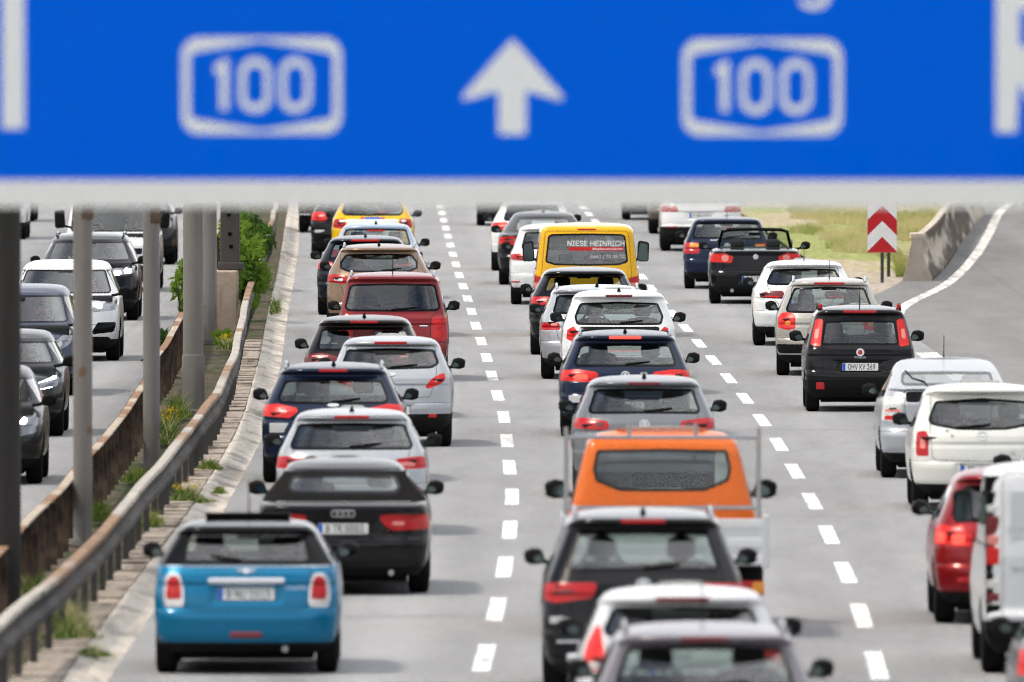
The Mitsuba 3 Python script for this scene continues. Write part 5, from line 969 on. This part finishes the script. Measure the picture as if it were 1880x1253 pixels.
car('white_supermini', 'white hatchback with thin dark red lights between the open convertible and the champagne estate', 4.955, 291, 4.05, 1.78, 1.44, 'white', belt=.97, hood=.92, lean=.42, lip=.12, roofw=.72, cr=.5, pr=2.6, yaw=-.5, driver='white hatchback in the right lane',
    rw=[(-.2, 1.02), (.56, 1.03), (.60, 1.08), (.50, 1.29), (-.2, 1.315)], rglass='glass_clear', sglass='glass_mid', lights=[([(.34, .88), (.38, .80), (.78, .82), (.80, .88), (.62, .93), (.36, .93)], 'dark_red_lens', [([(.42, .82), (.70, .83), (.70, .85), (.42, .845)], 'bright_red_lens')], .015)], seam=[(-.2, .62), (.40, .64), (.62, 1.0), (.56, 1.36), (-.2, 1.36)], plate=.74, badge='diamond', badge_z=.90, antenna='rod', heads=(-.36, .36), ds=.026)
OPEN = [(.2, .14), (.28, .05), (.4, .01), (.55, .0), (.60, .02), (.64, .06), (.93, .08), (1.0, .05), (1.025, .14), (1.04, .9), (1.045, 1.5)]
def open_extra(key, k, T0, on):
    zb = 1.04
    part(key, 'cockpit_rim', rbox(-.66, .66, .95, 2.55, zb - .02, zb + .015, .012), 'cabin', T0)
    fr = [(-.70, 2.75, zb - .02), (-.62, 2.42, zb + .30), (-.50, 2.36, zb + .335), (0, 2.33, zb + .345), (.50, 2.36, zb + .335), (.62, 2.42, zb + .30), (.70, 2.75, zb - .02)]
    part(key, 'windshield_frame', tube(np.array(fr), .032, 8), 'gloss_black', T0)
    V = np.array([(-.68, 2.74, zb), (.68, 2.74, zb), (.60, 2.42, zb + .30), (-.60, 2.42, zb + .30)]); part(key, 'windshield', trimesh.Trimesh(V, [[0, 1, 2], [0, 2, 3]], process=False), 'glass_clear', T0, smooth=False)
    for s in (-1, 1):
        for y in (1.15, 1.75): part(key, 'headrest', rbox(s * .34 - .13, s * .34 + .13, y, y + .10, zb + .0, zb + .17, .05), 'cabin', T0)
    for s in (-1, 1): part(key, 'side_glass', box(s * .71 - .004, s * .71 + .004, 1.6, 2.6, zb - .02, zb + .16), 'glass_mid', T0, smooth=False)
    part(key, 'inner_mirror', rbox(-.11, .11, 2.42, 2.45, zb + .22, zb + .28, .012), 'black_plastic', T0)
    part(key, 'exhaust', tube([(-.45, -.02, .26), (-.45, .4, .28)], .035, 12), 'alloy', T0)
car('open_convertible', 'black convertible driving with its roof open and two headrests showing', 4.62, 325.5, 4.4, 1.78, 1.05, 'black', belt=.98, hood=.94, rear=OPEN, front=[(.2, .22), (.3, .08), (.4, .02), (.52, .0), (.6, .02), (.74, .1), (.82, .22), (.9, .5), (.98, 1.2), (1.03, 1.5), (1.045, 1.7)], width=[(.2, .86), (.27, .93), (.36, .975), (.55, 1), (.75, 1), (.92, .97), (1.0, .92), (1.03, .82), (1.045, .7)], greenhouse=False, seats=False,
    lights=[([(.42, .90), (.46, .78), (1.0, .80), (1.0, .94), (.60, .97)], 'bright_red_lens', [(oval(.585, .875, .07, .07), 'pink_lens')])], seam=[(-.2, .70), (.40, .72), (.40, 1.0), (-.2, 1.02)], plate=.48, plate_text='OHV TA 61', badge='disc', badge_z=.90, badge_r=.05, antenna=None, wiper=False, extra=open_extra, mirror_z=1.06, mirror_scale=1.0, yaw=-.3, hl=1.45, wr=.325)
car('navy_hatchback', 'dark navy hatchback behind the open convertible in the right lane', 4.26, 340, 4.15, 1.74, 1.42, 'navy', belt=.96, hood=.92, lean=.34, lip=.05, roofw=.76, cr=.34, pr=3.4, yaw=-.4, driver='dark navy hatchback',
    rw=[(-.2, 1.0), (.66, 1.0), (.58, 1.30), (-.2, 1.32)], lights=[([(.54, .70), (.95, .70), (.95, .92), (.56, .92)], 'red_lens', [([(.56, .83), (.76, .83), (.76, .90), (.56, .90)], 'amber_lens')])], seam=[(-.2, .6), (.52, .62), (.68, 1.0), (.62, 1.36), (-.2, 1.36)], plate=.72, badge='letters_in_ring', badge_z=.88, antenna='rod', heads=(-.36, .36), reflect=[((.18, .34, .95, .98), 'chrome')])
car('white_suv', 'white sport utility vehicle with dark lower bumper, its roof hidden by the sign', 4.22, 382.7, 4.5, 1.84, 1.68, 'white', style='suv', belt=1.05, hood=1.0, lean=.34, roofw=.74, rw=[(-.2, 1.1), (.64, 1.1), (.55, 1.5), (-.2, 1.52)], lights=[([(.50, .88), (1.05, .88), (1.05, 1.02), (.55, 1.02)], 'red_lens')], dark=.50, bz=.62, dark_top=.55, plate=.80, plate_text='B WM 8950', reflect=[((.45, .75, .53, .56), 'red_lens')], wr=.35)
car('bronze_car', 'bronze brown car left of the white sport utility vehicle', 4.12, 406, 4.4, 1.80, 1.52, 'bronze', belt=1.0, hood=.92, lean=.4, rw=[(-.2, 1.05), (.62, 1.05), (.54, 1.36), (-.2, 1.38)], lights=[([(.55, .85), (1.05, .85), (1.05, 1.0), (.62, 1.0)], 'bright_red_lens')], plate=.75, dark=.36, ds=.04)
car('far_dark_car', 'dark grey car furthest along the right lane, only its lowest part below the sign', 3.62, 427, 4.4, 1.80, 1.55, 'dark_grey', belt=1.0, hood=.92, lean=.4, rw=[(-.2, 1.05), (.62, 1.05), (.54, 1.38), (-.2, 1.4)], lights=[([(.55, .85), (1.05, .85), (1.05, 1.0), (.62, 1.0)], 'red_lens')], plate=.75, dark=.42, ds=.04)

# --- oncoming carriageway, furthest first
def drl(x0, x1, z0, z1, m='lit_white'): return [([(x0, z0), (x1, z0), (x1, z1), (x0, z1)], m)]
ON = dict(oncoming=True, plate=.48)
car('white_van', 'white oncoming van with amber indicator lit, topmost behind the steel posts', -7.87, 337, 4.9, 1.92, 1.93, 'white', category='van', style='van', belt=1.15, hood=1.12, roofw=.84, ws_run=.62, hl=.95, cf=.55, pf=2.8, grille=[([(-.2, .72), (.60, .74), (.62, .86), (-.2, .86)], 'gloss_black'), ([(-.2, .36), (.7, .36), (.75, .52), (-.2, .52)], 'black_plastic')], lights=[([(.62, .70), (.98, .74), (.98, .94), (.66, .90)], 'lamp_housing', [([(.72, .74), (.94, .77), (.94, .88), (.72, .86)], 'lit_amber')])], bz=.62, dark=.32, dark_top=.50, wr=.335, mirror_z=1.32, antenna=None, **ON)
car('dark_suv', 'dark oncoming sport utility vehicle right of the white van, one headlight lit', -8.12, 366, 4.6, 1.88, 1.68, 'dark_grey', style='suv', belt=1.08, hood=1.05, roofcol=None, lights=[([(.52, .78), (1.0, .80), (1.0, .95), (.58, .90)], 'lamp_housing', drl(.70, .82, .82, .89))], grille=[([(-.2, .55), (.42, .55), (.46, .86), (-.2, .86)], 'gloss_black')], dark=.40, wr=.35, mirrors='black_plastic', **ON)
car('black_crossover', 'black oncoming crossover with white ring shaped lit headlights', -7.68, 310.7, 4.4, 1.84, 1.56, 'black', style='suv', belt=1.02, hood=1.02, roofw=.72, cf=.6, lights=[([(.40, .80), (.95, .86), (1.0, .98), (.46, .94)], 'lamp_housing', drl(.46, .62, .82, .90) + drl(.68, .84, .85, .94))], grille=[([(.03, .62), (.34, .62), (.36, .92), (.03, .92)], 'gloss_black'), ([(.45, .38), (.85, .40), (.88, .52), (.50, .52)], 'black_plastic')], wr=.34, rails='gloss_black', **{**ON, 'plate': .50})
car('white_crossover', 'white oncoming crossover with black grille and lit corner headlight', -7.32, 280, 4.35, 1.84, 1.62, 'white', style='suv', belt=1.06, hood=1.04, roofw=.74, cf=.62, pf=2.5, lights=[([(.44, .86), (.48, .80), (.98, .84), (1.02, 1.0), (.80, .98)], 'lamp_housing', drl(.52, .66, .86, .95))], grille=[([(-.2, .66), (.40, .66), (.44, .88), (-.2, .88)], 'gloss_black'), ([(.44, .44), (.82, .48), (.86, .64), (.56, .64)], 'gloss_black'), ([(-.2, .30), (.80, .32), (.74, .40), (-.2, .42)], 'black_plastic')], dark=.36, wr=.34, people=[(-.36, 'f', 'pale_cloth', 'driver of the white oncoming crossover, behind the windshield')], **ON)
car('violet_blue_people_carrier', 'dark violet blue oncoming people carrier with purple tinted windshield', -7.48, 258, 4.7, 1.88, 1.64, 'violet_blue', style='suv', belt=1.05, hood=1.04, roofw=.76, ws_run=1.0, hl=.85, wglass='glass_purple', lights=[([(.46, .66), (.56, .62), (.96, .80), (1.06, 1.02), (.96, 1.03), (.60, .80)], 'lamp_housing', [([(.62, .70), (.76, .76), (.76, .84), (.62, .78)], 'clear_lens')])], grille=[([(-.2, .56), (.50, .56), (.46, .68), (-.2, .68)], 'gloss_black'), ([(-.2, .26), (.6, .26), (.62, .38), (-.2, .40)], 'gloss_black')], reflect=None, fogs=None, people=[(-.36, 'f', 'pale_cloth', 'driver of the dark violet blue oncoming people carrier, behind the purple tinted windshield')], **ON)
car('black_hatchback', 'black oncoming car with bright white slanted daytime light bar', -7.07, 236.3, 4.3, 1.80, 1.44, 'dark_grey', belt=.96, hood=.94, roofw=.72, lights=[([(.42, .70), (.50, .64), (.92, .70), (.98, .84), (.86, .84)], 'lamp_housing', [([(.44, .69), (.50, .73), (.90, .80), (.90, .835), (.80, .83), (.42, .73)], 'lit_white'), ([(.52, .65), (.80, .67), (.80, .69), (.52, .67)], 'lit_white')])], grille=[([(-.2, .42), (.42, .42), (.46, .74), (-.2, .74)], 'gloss_black')], **ON)
car('dark_grey_car', 'dark grey oncoming car lowest at the left, only its right headlight corner visible', -6.78, 215, 4.4, 1.80, 1.46, 'dark_grey', belt=.98, hood=.96, lights=[([(.46, .66), (.54, .60), (.96, .66), (1.0, .88), (.72, .86)], 'lamp_housing', drl(.60, .76, .76, .84))], grille=[([(-.2, .40), (.42, .40), (.46, .70), (-.2, .70)], 'gloss_black')], **ON)
car('white_far_car', 'white car far up the second oncoming lane at the upper left edge', -12.15, 398, 4.4, 1.80, 1.6, 'white', style='suv', belt=1.05, hood=1.0, lights=[([(.5, .75), (.98, .75), (1.0, .95), (.6, .9)], 'lamp_housing')], dark=.4, ds=.04, **ON)
car('black_far_car', 'dark car furthest up the second oncoming lane, only a front wheel in view', -12.7, 424, 4.4, 1.84, 1.6, 'dark_grey', style='suv', belt=1.05, hood=1.0, lights=[([(.5, .75), (.98, .75), (1.0, .95), (.6, .9)], 'lamp_housing')], dark=.4, ds=.04, **ON)
for key in list(KEYS):
    last = key.split('__')[-1].rstrip('0123456789').rstrip('_')
    if '__' in key and last in ('blades', 'stalks', 'flowers', 'foliage', 'inner_foliage', 'stems', 'headboard_mesh', 'cabin', 'trim', 'lettering', 'window_lettering', 'door_lettering'): labels[key] = {'kind': 'stuff'} if last in ('blades', 'stalks', 'flowers', 'foliage', 'inner_foliage', 'stems', 'headboard_mesh') else labels.get(key, {})
    if key in labels and not labels[key]: del labels[key]
LANE = {}
for key in list(labels):
    t = labels[key]
    if t.get('category') in ('car', 'van', 'truck'): t['group'] = 'vehicles queuing away from the viewer' if key not in ONCOMING else 'vehicles coming towards the viewer'
    if t.get('category') == 'post': t['group'] = 'steel posts in the median'
    if t.get('category') == 'guard rail': t['group'] = 'guard rails along the median'
    if t.get('category') == 'weed': t['group'] = 'weeds growing in the median'
    if t.get('category') == 'bush': t['group'] = 'bushes growing in the median'
